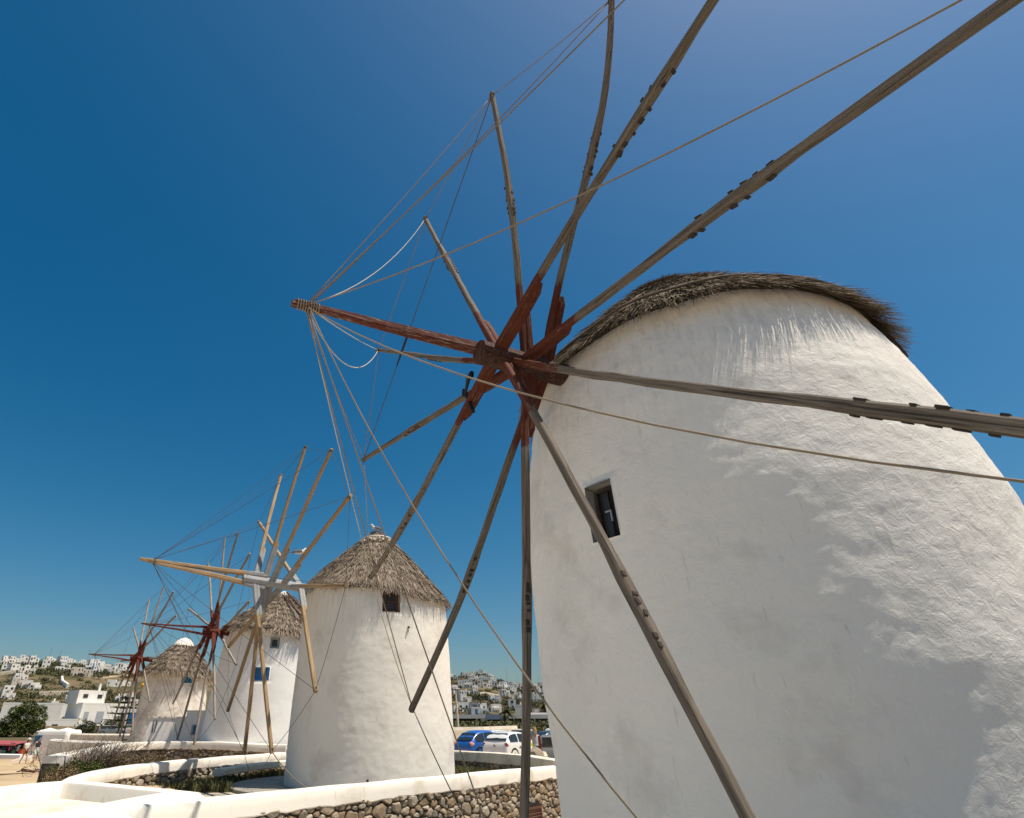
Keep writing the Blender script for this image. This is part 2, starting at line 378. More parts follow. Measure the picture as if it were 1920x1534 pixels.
def wall(name, label, cat, pts, zbot, th, cap_h, stones, capmat, side=-1, size=.17, stone_bot=None, seed=1, step=.16, stone='stone', setback=.05, group=None):
    """stones: list of (s0, s1) ranges along the wall that show rubble"""
    rn = random.Random(seed); P = resample(pts, step); n = len(P)
    S_ = [0.0]
    for i in range(1, n): S_.append(S_[-1]+(P[i].xy-P[i-1].xy).length)
    nor = []
    for i in range(n):
        d = (P[min(i+1, n-1)].xy-P[max(i-1, 0)].xy).normalized(); nor.append(Vector((-d.y, d.x))*side)
    mid = P[n//2]
    root = empty(name, (mid.x, mid.y, zbot), label, cat, group)
    core = MB(); ring = []
    for i in range(n):
        p = P[i]; q = nor[i]; zt = p.z-cap_h*.6
        f = p.xy+q*(-setback); b = p.xy-q*th
        ring.append([(f.x, f.y, zbot), (f.x, f.y, zt), (b.x, b.y, zt), (b.x, b.y, zbot)])
    def skin(mb, ring):
        k = len(ring[0]); o = len(mb.v)
        for r_ in ring: mb.v += r_
        for i in range(len(ring)-1):
            for j in range(k):
                a = o+i*k+j; b = o+i*k+(j+1) % k; mb.f.append((a, b, b+k, a+k))
        mb.f.append(tuple(o+j for j in range(k))); mb.f.append(tuple(o+(len(ring)-1)*k+j for j in reversed(range(k))))
    skin(core, ring); put('core', core.mesh('wall_core'), MT['mortar'], root)
    cap = MB(); ring = []
    for i in range(n):
        p = P[i]; q = nor[i]; w1 = nz(p.x, p.y, 1, 1.7)*.012; low = nz(S_[i], seed, 0, 3.5)*.03+nz(S_[i], seed, 9, 9)*.012
        z = p.z+nz(p.x, p.y, 3, .8)*.015
        prof = [(.006, -cap_h+low), (.020+w1, -cap_h+low+.02), (.016+w1, -cap_h*.5), (.008+w1, -.045), (-.006+w1, -.014), (-.04, 0), (-th+.05, .004), (-th+.005, -.02), (-th-.015, -.06), (-th-.02, -cap_h)]
        ring.append([(p.x+q.x*a, p.y+q.y*a, z+b) for a, b in prof])
    skin(cap, ring); put('whitewashed_top', cap.mesh('wall_cap', True), capmat, root)
    def at(s, t, dep):
        s = min(max(s, 0), S_[-1]-1e-4)
        i = 0
        while i < n-2 and S_[i+1] < s: i += 1
        u = (s-S_[i])/max(1e-6, S_[i+1]-S_[i]); p = P[i].lerp(P[i+1], u); q = nor[i].lerp(nor[i+1], u)
        return Vector((p.x+q.x*dep, p.y+q.y*dep, p.z-cap_h+t))
    for s0, s1 in stones:
        for poly in rubble_cells(s0, s1, (stone_bot if stone_bot is not None else zbot)-mid.z+cap_h, .05, size, rn):
            (cx, cy), r_ = stone_mesh(poly, .06, rn, .012)
            if len(r_) < 3: continue
            h = rn.uniform(.035, .085); C = at(cx, cy, -setback)
            mb = MB(); k = len(r_)
            tilt = (rn.uniform(-.25,.25), rn.uniform(-.25,.25)); rs = math.sqrt(max(1e-4, sum((x-cx)**2+(y-cy)**2 for x, y in r_)/k))
            for sc, dd in ((1.0, 0), (.96, .55), (.62, 1.0)):
                for x, y in r_:
                    jx = rn.uniform(-.004,.004); dep = h*dd*(1+tilt[0]*(x-cx)/rs+tilt[1]*(y-cy)/rs)+ (rn.uniform(-.006,.006) if dd else -.03)
                    mb.v.append(tuple(at(cx+(x-cx)*sc+jx, cy+(y-cy)*sc+jx, -setback+dep)-C))
            for j in range(2):
                for i in range(k):
                    a = j*k+i; b = j*k+(i+1) % k; mb.f.append((a, b, b+k, a+k))
            mb.f.append(tuple(2*k+i for i in range(k)))
            put('stone', mb.mesh('stone'), MT[stone], root, Matrix.Translation(C))
    return root
WN = [(-4.1,9.4,-1.0),(-3.25,10.45,-1.0),(-1.0,12.98,-1.0),(1.2,15.42,-1.0),(4.4,19.0,-1.0),(6.0,20.7,-1.0)]
WNO = wall('retaining_wall', 'long rubble wall with thick white top running under the second windmill', 'wall', WN, -3.0, .42, .28,
     [(2.2, 12.9)], MT['lime'], -1, .165, -2.3, 3)
WBR = [(-6.95,13.95,-1.04),(-7.12,14.4,-.97),(-7.15,16,-.90),(-6.8,17.6,-.86),(-5.95,20.6,-.85),(-4.65,24.1,-.85)]
wall('garden_wall', 'low curved rubble wall with white top left of the second windmill', 'wall', WBR, -1.7, .4, .24,
     [(2.0, 11.6)], MT['lime'], -1, .17, -1.5, 4, stone='stone_b')
wall('car_park_wall', 'cream topped low wall between the succulents and the parked cars', 'wall',
     [(-4.3,24.7,-.85),(-2,26.6,-.85),(1.8,25.7,-.85),(3.6,22.5,-.85),(4.35,18.9,-.87)], -1.7, .4, .33, [(6.0, 11.5)], MT['lime_cream'], -1, .17, -1.5, 5, stone='stone_b')
WA = [(-8.75,16.3,-.64),(-9.35,18.5,-.62),(-10.5,22.5,-.6),(-11.1,25.3,-.57),(-10.3,26.7,-.55),(-8.1,26.2,-.55),(-6.3,25.5,-.60),(-4.9,25.2,-.62)]
wall('terrace_wall', 'rubble wall with bright white top below the third windmill and annex', 'wall', WA, -1.8, .45, .27,
     [(11.0, 16.6)], MT['lime'], -1, .2, -1.45, 6)
# slatted wooden hatch let into the retaining wall
HM = Matrix.Translation((3.2, 17.66, -2.12)) @ Matrix.Rotation(R(48), 4, 'Z')
hf = put('hatch', MB().box((0,.02,.31), (.72,.10,.07)).box((-.32,-.05,0), (.05,.06,.6)).box((.32,-.05,0), (.05,.06,.6)).box((0,-.055,.27), (.6,.06,.05)).mesh('hatch_frame'), MT['shut_brown'], WNO, HM)
put('hatch_back', MB().box((0,-.02,.05), (.66,.03,.66)).mesh('hatch_back'), MT['iron'], hf, HM)
slat_me = MB().box((0,0,0), (.58,.035,.05)).mesh('slat'); slat_me.materials.append(MT['shut_brown'])
for k in range(8): put('slat', slat_me, None, hf, HM @ Matrix.Translation((0,-.055,.21-.068*k)) @ Matrix.Rotation(R(25), 4, 'X'))
# low second step of the curved wall
ledge = MB(); rg = resample([(-5.75,19.2,-1.17),(-5.2,21.0,-1.13),(-4.3,23.6,-1.12)], .2)
ledge.sweep([Vector((p.x+.1, p.y, p.z)) for p in rg], [(.2, .09)], SQ)
tag(put('wall_ledge', ledge.mesh('wall_ledge', True), MT['lime_cream']), 'short cream ledge at the foot of the curved rubble wall', 'ledge')

# terrace inside the curved walls, paved ring round the second mill
ring_in = [(p.x, p.y) for p in resample([(-3.6,10.2,0),(-6.4,13.4,0),(-7.1,14.3,0),(-7.2,16,0),(-6.9,17.6,0),(-6.0,20.6,0),(-4.7,24.2,0),(-2,26.7,0),(1.9,25.8,0),(3.7,22.5,0),(4.5,19.4,0)], .5)]
tm = MB(); n = len(ring_in)
tm.v = [(x, y, -1.5) for x, y in ring_in]+[(x, y, -2.5) for x, y in ring_in]
tm.f = [tuple(range(n))]+[(i, (i+1) % n, n+(i+1) % n, n+i) for i in range(n)]
MT['paving'] = simple('paving_beige', (.44,.38,.29), (.35,.30,.23), 3, .95, .4, 50, .006)
tag(put('terrace', tm.mesh('terrace'), MT['paving']), 'beige paved terrace round the second windmill', kind='structure')
ap = MB(); ap.sweep([(-1.19,19.4,-1.496),(-1.19,19.4,-1.43)], [4.0], circ(72), up=(0,1,0))
MT['apron'] = simple('apron_grey', (.33,.30,.255), (.25,.225,.19), 2, .95, .5, 30, .008)
tag(put('mill_apron', ap.mesh('mill_apron'), MT['apron']), 'round grey pavement at the foot of the second windmill', kind='structure')
am = MB()
for k in range(14):
    a = PI*.95+k*.12
    am.box((-1.19+3.3*math.cos(a), 19.4+3.3*math.sin(a), -1.424), (1.25, .03, .004), Matrix.Rotation(a, 3, 'Z'))
tag(put('paving_joint', am.mesh('paving_joint'), MT['lime_cream']), 'pale joints in the round pavement', kind='structure')
def inside(poly, x, y):
    c = False; j = len(poly)-1
    for i in range(len(poly)):
        if (poly[i][1] > y) != (poly[j][1] > y) and x < (poly[j][0]-poly[i][0])*(y-poly[i][1])/(poly[j][1]-poly[i][1])+poly[i][0]: c = not c
        j = i
    return c

# flat white roof with a raised rim, low in the left foreground
def white_roof():
    root = empty('white_roof', (-6, 11, -1.9), 'low white plastered flat roof with raised rounded rims in the lower left corner', 'roof')
    fl = MB(); A = [(-9.2,7.4),(-4.7,7.4),(-3.95,11.7),(-7.1,13.6)]
    A = [(-9.6,7.0),(-5.0,7.0),(-3.95,11.75),(-7.05,13.7)]
    fl.v = [(x, y, -1.27) for x, y in A]+[(x, y, -2.6) for x, y in A]
    fl.f = [(0,1,2,3)]+[(i, (i+1) % 4, 4+(i+1) % 4, 4+i) for i in range(4)]
    put('roof_floor', fl.mesh('roof_floor'), MT['lime_cream'], root)
    RN = [(.62,-1),(.5,.62),(.44,.9),(.34,1),(-.34,1),(-.44,.9),(-.5,.62),(-.62,-1)]
    for nm, pts, hw in (('rim', [(-9.9,6.2,-1.17),(-8.5,10.1,-1.16),(-7.75,12.4,-1.15),(-7.38,13.5,-1.15),(-7.1,13.72,-1.15),(-6.7,13.55,-1.15),(-5.7,12.95,-1.16),(-4.6,12.35,-1.18),(-3.9,12.0,-1.2)], (.34,.16)),
                        ('rim', [(-5.1,5.6,-1.24),(-4.62,8.2,-1.22),(-4.25,10.0,-1.2),(-4.0,11.2,-1.2),(-3.93,11.75,-1.25),(-3.9,12.0,-1.42)], (.62,.24))):
        mb = MB(); pp = resample(pts, .12)
        mb.sweep(pp, [hw], RN if hw[0] < .5 else [(1.25,-3),(.95,-.9),(.62,.35),(.46,.78),(.28,.97),(0,1.02),(-.3,.98),(-.45,.75),(-.5,.2),(-.5,-1.2)])
        put(nm, mb.mesh('roof_rim', True), MT['lime'], root)
white_roof()

# ------------------------------------------------------------------ windmills
WHEELS = {
'm1': dict(hub=(1.338,5.623,3.946), axis=(-.9026,-.4303,-.0153), bow=(-1.241,4.423,3.871), spars=[(1.681,5.787,3.952,2.761,3.622,8.666),(1.446,5.675,3.948,1.281,4.94,8.642),(1.121,5.52,3.942,0.269,7.106,8.323),(1.239,5.576,3.944,-0.673,8.992,6.618),(1.356,5.632,3.946,-0.94,9.748,4.508),(1.013,5.468,3.94,-0.69,9.527,2.197),(1.681,5.787,3.952,0.004,8.168,0.174),(1.446,5.675,3.948,0.92,6.131,-1.467),(1.121,5.52,3.942,2.042,3.43,-1.368),(1.239,5.576,3.944,3.087,1.002,0.243),(1.356,5.632,3.946,3.42,0.797,3.186),(1.013,5.468,3.94,3.257,0.935,5.967)],
  bend=[(-.181,.064),(-.112,0),(.023,0),(.047,.018),(.005,.006),(.099,-.046),(.105,-.012),(.058,-.021),(.038,.023),(-.021,-.011),(.066,.008),(.042,.041)]),
'm2': dict(hub=(-4.133,17.551,3.854), axis=(-.8399,-.542,.0288), off={5:.81,4:.52,3:.28,2:-.09,1:-.40,0:-.70}, bow=(-7.427,15.402,4.046), spars=[(-4.091,17.578,3.852,-5.92,20.573,6.896),None,(-4.088,17.58,3.852,-6.557,21.262,2.468),(-4.151,17.539,3.854,-5.909,20.134,.429),(-4.14,17.546,3.854,-4.714,18.279,-.694),(-4.176,17.523,3.855,-3.509,16.312,-.59),(-4.091,17.578,3.852,-2.27,14.669,.718),(-4.039,17.612,3.851,-1.573,13.77,2.99),(-4.088,17.58,3.852,-1.623,13.966,5.426),(-4.151,17.539,3.854,-2.403,14.981,7.309),(-4.14,17.546,3.854,-3.649,17.047,8.433),(-4.176,17.523,3.855,-4.882,18.996,8.2)]),
'm3': dict(hub=(-9.133,27.108,3.807), axis=(-.8103,-.5857,.0215), off={3:.35,4:.2,0:.06,5:-.08,1:-.2,2:-.32}, bow=(-11.585,25.336,3.869), spars=[(-9.103,27.13,3.806,-10.769,29.238,7.526),(-9.157,27.091,3.807,-11.835,30.456,5.404),(-9.12,27.118,3.806,-11.951,30.665,3.149),(-9.126,27.113,3.807,-11.447,29.836,.934),(-9.166,27.084,3.808,-10.325,28.187,-.498),(-9.091,27.138,3.806,-8.888,26.24,-.661),(-9.103,27.13,3.806,-7.679,24.632,.233),(-9.157,27.091,3.807,-6.839,23.523,2.098),(-9.12,27.118,3.806,-6.614,23.331,4.45),(-9.126,27.113,3.807,-7.11,24.105,6.618),(-9.166,27.084,3.808,-8.288,25.617,8.053),(-9.091,27.138,3.806,-9.524,27.522,8.361)]),
'm4': dict(hub=(-18.014,39.504,3.887), axis=(-.7553,-.6531,.0539), off={3:.35,4:.2,0:.06,5:-.08,1:-.2,2:-.32}, bow=(-20.18,37.646,3.938), spars=[(-18.021,39.498,3.888,-19.091,41.436,8.017),(-18.048,39.474,3.89,-20.389,42.729,6.313),(-18.014,39.504,3.887,-20.902,43.188,4.076),(-17.97,39.585,3.88,-20.56,42.788,1.708),(-17.974,39.539,3.884,-19.627,41.397,-.086),(-17.98,39.565,3.882,-18.25,39.9,-.56),(-18.021,39.498,3.888,-16.615,37.824,-.253),(-18.048,39.474,3.89,-15.435,36.622,1.24),(-18.014,39.504,3.887,-14.802,36.1,3.675),(-17.97,39.585,3.88,-14.951,36.724,6.112),(-17.974,39.539,3.884,-15.986,37.997,7.847),(-17.98,39.565,3.882,-17.474,39.705,8.542)])}

def tower_mesh(C, prof, z0, z1, nth, nzr, wins, disp, seed, eave):
    """tapering round wall, vertices in world space; wins: list of (th0, th1, za, zb, depth) in degrees"""
    th = np.linspace(0, 360, nth, endpoint=False); zz = np.linspace(z0, z1, nzr)
    pz, pr = zip(*prof); v = np.zeros((nzr, nth, 3)); rad = np.zeros((nzr, nth))
    W = []
    for a, b, za, zb, dep in wins:
        a %= 360; b %= 360; i0 = int(round(a/360*nth)); i1 = int(round(b/360*nth))
        W.append((i0, max(i1, i0+2), int(round((za-z0)/(z1-z0)*(nzr-1))), int(round((zb-z0)/(z1-z0)*(nzr-1))), dep))
    cs = np.cos(np.radians(th)); sn = np.sin(np.radians(th))
    for j, z in enumerate(zz):
        r0 = np.interp(z, pz, pr)
        for i in range(nth):
            x, y = cs[i]*r0, sn[i]*r0; k = 0.0
            if disp:
                k = nz(x, y, z+seed, .45)*disp*.7+nz(x, y, z*1.0+seed, 1.9)*disp*.38
                q = nz(x+7, y, z*1.25+seed, 5.5); k += q*disp*.26
                k += nz(x, y+3, z*1.6+seed, 14)*disp*.17
            rad[j, i] = r0+k
    for i0, i1, j0, j1, dep in W:
        r = rad[j0:j1+1, i0:i1+1].mean(); rad[j0-1:j1+2, i0-1:i1+2] = r+(rad[j0-1:j1+2, i0-1:i1+2]-r)*.25
    v[:, :, 0] = C[0]+rad*cs; v[:, :, 1] = C[1]+rad*sn; v[:, :, 2] = zz[:, None]
    for i in range(nth):
        e = eave(math.radians(th[i]))+.05; v[:, i, 2] = np.minimum(v[:, i, 2], e+.02*(zz-z0)/(z1-z0))
    verts = [tuple(p) for p in v.reshape(-1, 3)]; f = []
    for j in range(nzr-1):
        for i in range(nth):
            if any(i0 <= i < i1 and j0 <= j < j1 for i0, i1, j0, j1, dep in W): continue
            i2 = (i+1) % nth; f.append((j*nth+i, j*nth+i2, (j+1)*nth+i2, (j+1)*nth+i))
    f.append(tuple((nzr-1)*nth+i for i in range(nth)))
    for i0, i1, j0, j1, dep in W:
        loop = [(i, j0) for i in range(i0, i1)]+[(i1, j) for j in range(j0, j1)]+[(i, j1) for i in range(i1, i0, -1)]+[(i0, j) for j in range(j1, j0, -1)]
        o = len(verts); K = len(loop)
        for i, j in loop:
            r = rad[j, i]-dep; k = .9
            ic = (i0+i1)/2; ii = ic+(i-ic)*k; a = math.radians(ii*360/nth)
            jc = (j0+j1)/2; jj = jc+(j-jc)*.94
            verts.append((C[0]+r*math.cos(a), C[1]+r*math.sin(a), z0+(z1-z0)*jj/(nzr-1)))
        for q in range(K):
            a = loop[q]; b = loop[(q+1) % K]
            f.append((a[1]*nth+a[0], o+q, o+(q+1) % K, b[1]*nth+b[0]))
    me = bpy.data.meshes.new('mill_wall'); me.from_pydata(verts, [], f); me.update()
    me.polygons.foreach_set('use_smooth', [True]*len(me.polygons))
    return me

def straw_mesh(C, eave, Rf, apexz, n, L, w, lift, layers, rn, tipr=.22, over=.16, dome=.10, edge_extra=.25, flop=1.0, clump=0):
    """reed blades lying down the cone in courses; eave(th) gives the height of the lower edge"""
    V = []; F = []
    def surf(th, s, up=0.0):       # s 0 at eave, 1 at the top
        ez = eave(th); r = Rf+(tipr-Rf)*s; z = ez+(apexz-ez)*s+dome*math.sin(PI*min(max(s, 0), 1))
        sl = math.atan2(apexz-ez, Rf-tipr)
        r += up*math.sin(sl); z += up*math.cos(sl)
        return Vector((C[0]+r*math.cos(th), C[1]+r*math.sin(th), z))
    for k in range(n):
        th = rn.uniform(0, 2*PI)
        if rn.random() < edge_extra: s1 = rn.uniform(-over, .06)
        else:
            s1 = 1-math.sqrt(rn.random())          # area-uniform
            s1 = (math.floor(s1*layers)+rn.gauss(.12, .16))/layers
        # ragged clumps shared by neighbours
        cl = nz(math.cos(th)*9, math.sin(th)*9, s1*6, 1.0+clump)*.5
        s1 += cl*.06*flop
        slen = math.hypot(Rf-tipr, apexz-eave(th)); ds = L*rn.uniform(.6, 1.25)/slen
        s0 = min(s1+ds, 1.04); dth = rn.gauss(0, .05)/(max(.3, 1-s0)*1.0+.3)
        lf = lift*rn.uniform(.15, 1.3)*(1+cl)
        p0 = surf(th+dth, s0, .0+rn.uniform(0, .012)); p1 = surf(th, s1, lf)
        if s1 < 0: p1.z -= rn.uniform(.0, .10)*flop*(1 if rn.random() < .7 else 1.8); p1 += Vector((rn.gauss(0,.02), rn.gauss(0,.02), 0))
        pm = (p0+p1)/2+Vector((0, 0, rn.uniform(.0, .02)))
        d = (p1-p0).normalized(); out = Vector((math.cos(th), math.sin(th), .9)).normalized(); x = d.cross(out).normalized()
        x = (x+out*rn.uniform(-.6, .6)).normalized(); ww = w*rn.uniform(.6, 1.4)
        o = len(V); V += [tuple(p0+x*ww*.6), tuple(p0-x*ww*.6), tuple(pm+x*ww), tuple(pm-x*ww), tuple(p1+x*ww*.25), tuple(p1-x*ww*.25)]
        F += [(o, o+1, o+3, o+2), (o+2, o+3, o+5, o+4)]
    me = bpy.data.meshes.new('straw'); me.from_pydata(V, [], F); me.update(); return me
def cone_mesh(C, eave, Rf, apexz, tipr=.2, inner=.45, n=96):
    V = []; F = []
    for i in range(n):
        th = 2*PI*i/n; ez = eave(th); c, s = math.cos(th), math.sin(th)
        for r, z in ((Rf-inner, ez+.02), (Rf-.02, ez-.02), (Rf, ez+.06), ((Rf+tipr)/2, (ez+apexz)/2+.08), (tipr, apexz), (.01, apexz+.05)):
            V.append((C[0]+r*c, C[1]+r*s, z))
    for i in range(n):
        for k in range(5): a = i*6+k; b = ((i+1) % n)*6+k; F.append((a, b, b+1, a+1))
    me = bpy.data.meshes.new('thatch_core'); me.from_pydata(V, [], F); me.update(); return me

def rope_pts(a, b, sag, n=14):
    a = Vector(a); b = Vector(b)
    return [a.lerp(b, t/n)-Vector((0, 0, 4*sag*(t/n)*(1-t/n))) for t in range(n+1)]
def frame_from(d, side):
    d = Vector(d).normalized(); x = Vector(side); x = (x-d*x.dot(d)).normalized(); y = d.cross(x)
    return Matrix((x, y, d)).transposed()

def sail_wheel(root, W, sty, rn):
    hub = Vector(W['hub']); ax = Vector(W['axis']).normalized(); bow = Vector(W['bow'])
    # shaft: an eight-sided log
    mb = MB(); q0 = ax*-sty['shaft_back']; q1 = ax*sty['shaft_front']; pts = [q0.lerp(q1, t/8) for t in range(9)]
    mb.sweep(pts, [(sty['shaft_r']*(1+rn.uniform(-.03,.03)),)*2 for _ in range(9)], circ(10))
    put('wheel_shaft', mb.mesh('wheel_shaft'), sty['m_shaft'], root, Matrix.Translation(hub))
    # bowsprit: timbers clamped to both sides of the shaft, meeting at the tip
    bdir = (bow-hub); L = bdir.length; side = ax.cross(Vector((0,0,1))).normalized(); upv = side.cross(ax)
    M = Matrix.Translation(hub) @ frame_from(bdir, side).to_4x4()
    for sgn in sty['bow_sides']:
        mb = MB(); o = sgn*sty['bow_off']; st = sty['bow_start']
        zz = [st, .5, L*.5, L*.96, L+.12*sty['bow_tip']]
        yo = sty.get('bow_y', 0)*sgn
        mb.sweep([(o, yo, zz[0]), (o*.95, yo*.92, zz[1]), (o*.5, yo*.47, zz[2]), (o*.12, yo*.12, zz[3]), (o*.1, 0, zz[4])], [(sty['bow_w']*.9, sty['bow_w'])]*2+[(sty['bow_w']*.7, sty['bow_w']*.85)]+[(sty['bow_w']*.42, sty['bow_w']*.55)]*2, SQ, up=(1, 0, 0))
        put('bowsprit', mb.mesh('bowsprit'), sty['m_bow'], root, M)
    mb = MB()
    for k in range(9):
        z = L-.28+k*.028; mb.sweep([Vector((.055*math.cos(a), .06*math.sin(a), z+.004*a)) for a in [j*PI/5 for j in range(11)]], [sty['rope_r']*1.2], C5, cap=False)
    put('rope_binding', mb.mesh('rope_binding'), MT['rope'], root, M)
    tips = []
    cleat_me = MB().box((0,0,0), (.014, .045, .042)).mesh('cleat'); cleat_me.materials.append(MT['wood_dark'])
    for k, sp in enumerate(W['spars']):
        if sp is None: tips.append(None); continue
        b = Vector(sp[:3]); t = Vector(sp[3:]); x_ = sty.get('ext', {}).get(k, 1)
        if 'off' in W: b = hub+ax*W['off'][k % 6]
        d = t-b; L = d.length; L0 = L/x_
        c0, c1 = sty.get('clrange', {}).get(k, (.4, .6)); c0 *= L0/L; c1 *= L0/L
        tan = ax.cross(d).normalized(); M = Matrix.Translation(b) @ frame_from(d, tan).to_4x4()
        wr, wm, wt_ = sty['spar_w']; mb = MB(); N_ = 18
        A1 = rn.uniform(-1, 1)*sty['bend']; A2 = rn.uniform(-1, 1)*sty['bend']*.6; ph = rn.uniform(0, 6)
        pts = []; wh = []
        for i in range(N_+1):
            s = i/N_; env = math.sin(PI*s)
            if 'bend' in W: ox = W['bend'][k][0]*math.sin(PI*s)+W['bend'][k][1]*math.sin(2*PI*s)+env*rn.uniform(-1,1)*.006
            else: ox = env*(A1*math.sin(2.2*s*PI+ph))+env*rn.uniform(-1,1)*sty['bend']*.1
            oy = env*A2*math.sin(1.7*PI*s+ph*1.7)
            w = wr+(wt_-wr)*s
            if sty['splice'] and .985*c0 < s < c1*1.015: w += (wm-w)*.8
            pts.append((ox, oy, L*s)); wh.append((w*.5*(1+rn.uniform(-.06,.06)), w*.5*(1+rn.uniform(-.06,.06))))
        mb.sweep(pts, wh, SQ, up=(1, 0, 0))
        spar = put('spar', mb.mesh('spar'), sty['m_spar'], root, M)
        if sty['strut']:
            sw = sty['strut']; Ls = sty['strut_len']*rn.uniform(.92, 1.06); sg = 1
            mb = MB(); o = -(wr*.5+sw*.5-.006); x0 = pts[0][0]; x7 = W['bend'][k][0]*math.sin(PI*Ls/L)+W['bend'][k][1]*math.sin(2*PI*Ls/L) if 'bend' in W else pts[4][0]
            mb.sweep([(0, o, -.12), (x7*.7, o, Ls*.7), (x7*.93, o*.98, Ls*.90), (x7, o*.62, Ls)], [(sw*.5, sw*.5), (sw*.5, sw*.5), (sw*.5, sw*.42), (sw*.46, sw*.12)], SQ, up=(1, 0, 0))
            put('strut', mb.mesh('strut'), sty['m_strut'], spar, M)
        if sty['splice'] and sty['cleats']:
            m_ = sty['cleats']
            for i in range(m_):
                s = c0+(c1-c0)*(i+.3*rn.random())/m_
                j = min(N_-1, int(s*N_)); u = s*N_-j; px_ = pts[j][0]*(1-u)+pts[j+1][0]*u; py_ = pts[j][1]*(1-u)+pts[j+1][1]*u
                hw = (wr+(wt_-wr)*s); hw += (wm-hw)*.8
                for sg in (-1, 1):
                    if rn.random() < .24: continue
                    off = sg*(hw*.5+.001); yy = rn.uniform(-.012, .012)+.02*sg
                    put('cleat', cleat_me, None, spar, M @ Matrix.Translation((px_+off, py_+yy, L*s+sg*.018)) @ Matrix.Rotation(rn.uniform(-.3,.3), 4, 'X') @ Matrix.Diagonal((rn.uniform(.6,1.1), rn.uniform(.6,1.1), rn.uniform(.6,1.5), 1)))
        # wrapped rope near the tip
        if sty['tipwrap']:
            mb = MB()
            for q in range(4):
                z = L-.10+q*.022; mb.sweep([Vector((wt_*.56*math.cos(a), wt_*.56*math.sin(a), z)) for a in [j*PI/4 for j in range(9)]], [sty['rope_r']*1.15], C5, cap=False)
            put('rope_wrap', mb.mesh('rope_wrap'), MT['rope_dark'], spar, M)
        tips.append(M @ Vector((0, 0, L-.05)))
    bt = bow-bdir.normalized()*.14
    for k, t in enumerate(tips):
        if t is None: continue
        sag = sty['sag'].get(k, rn.uniform(.02, .07)); mb = MB()
        mb.sweep(rope_pts(bt+Vector((rn.uniform(-.02,.02), 0, rn.uniform(-.03,.03))), t, sag), [sty['rope_r']], C5)
        put('stay_rope', mb.mesh('stay_rope', 2), MT['rope_pale'] if k in sty['pale'] else sty['m_rope'], root)
    for k in range(12):
        a = tips[k]; b = tips[(k+1) % 12]
        if b is None: b = tips[(k+2) % 12]
        if a is None: continue
        mb = MB(); mb.sweep(rope_pts(a, b, sty['rimsag'].get(k, rn.uniform(.02, .10))), [sty['rope_r']], C5)
        put('rim_rope', mb.mesh('rim_rope', 2), sty['m_rope'], root)
    return tips, bt

def window(root, C, prof, thc, zc, w, h, dep, m_frame, m_pane, bars=(1,1), frame=.05, shutter=None):
    """window frame set back in the opening; local x along the wall, y outwards"""
    r = np.interp(zc, *zip(*prof))-dep; a = R(thc); c = Vector((C[0]+r*math.cos(a), C[1]+r*math.sin(a), zc))
    X = Vector((-math.sin(a), math.cos(a), 0)); Y = Vector((math.cos(a), math.sin(a), 0)); Z = Vector((0,0,1))
    M = Matrix.Translation(c) @ Matrix((X, Y, Z)).transposed().to_4x4(); mb = MB()
    for sx in (-1, 1): mb.box((sx*(w/2-frame/2), .02, 0), (frame, .05, h))
    for sz in (-1, 1): mb.box((0, .021, sz*(h/2-frame/2)), (w-frame*2, .048, frame))
    for i in range(bars[0]): mb.box((-w/2+w*(i+1)/(bars[0]+1), .018, 0), (frame*.5, .03, h-frame*2))
    for i in range(bars[1]): mb.box((0, .016, -h/2+h*(i+1)/(bars[1]+1)), (w-frame*2, .03, frame*.5))
    o = put('window', mb.mesh('window_frame'), m_frame, root, M)
    put('pane', MB().box((0, -.02, 0), (w+.1, .02, h+.1)).mesh('pane'), m_pane, o, M)
    return o, M

def eave_from(tab):
    ds = [t[0] for t in tab]; zs = [t[1] for t in tab]
    def f(th):
        a = math.degrees(th) % 360-360
        return lerp_tab(a, ds, zs)
    return f
# --- the near mill
C1 = (4.04, 6.73)
P1 = [(-3.0,2.49),(-.3,2.49),(.4,2.54),(1.9,2.52),(3.0,2.40),(3.5,2.31),(4.0,2.19),(4.5,2.10),(4.8,2.05)]
mill1 = empty('windmill', (*C1, -2.3), 'huge whitewashed windmill seen from below at right with red hub and twelve bare poles', 'windmill', 'whitewashed windmills in a row')
eave1 = lambda th: 4.20+.03*math.sin(3*th+1)+nz(math.cos(th)*2, math.sin(th)*2, 0, 1.4)*.05
me = tower_mesh(C1, P1, -3.0, 4.62, 520, 244, [(-150.2,-142.6,1.60,2.19,.24)], .022, 3, eave1)
put('wall', me, MT['plaster1'], mill1)
win, WMx = window(mill1, C1, P1, -146.0, 1.88, .30, .58, .16, MT['wood_dark'], MT['win_dark'], (1,0), .03)
put('latch', MB().box((.03,.06,-.02), (.012,.02,.12)).box((.0,.065,.03), (.07,.014,.014)).mesh('latch'), MT['frame_grey'], win, WMx)
co = put('thatch_roof', cone_mesh(C1, eave1, 2.21, 6.12), MT['thatch_core'], mill1)
rn = random.Random(5)
st = put('straw', straw_mesh(C1, eave1, 2.21, 6.12, 42000, .54, .0045, .08, 9, rn, over=.11, edge_extra=.5, flop=.8), MT['thatch1'], co); st['kind'] = 'stuff'
mb = MB(); mb.sweep([Vector((C1[0]+2.20*math.cos(t), C1[1]+2.20*math.sin(t), eave1(t)+.17+.02*math.sin(5*t))) for t in [2*PI*i/90 for i in range(91)]], [.016], C5, cap=False)
put('eave_batten', mb.mesh('eave_batten', True), MT['rope_dark'], co)
mb = MB(); mb.sweep([(C1[0]-.42, C1[1]+.15, 5.82), (C1[0]-.42, C1[1]+.15, 5.98), (C1[0]-.42, C1[1]+.15, 6.03)], [.30, .2, .03], C12)
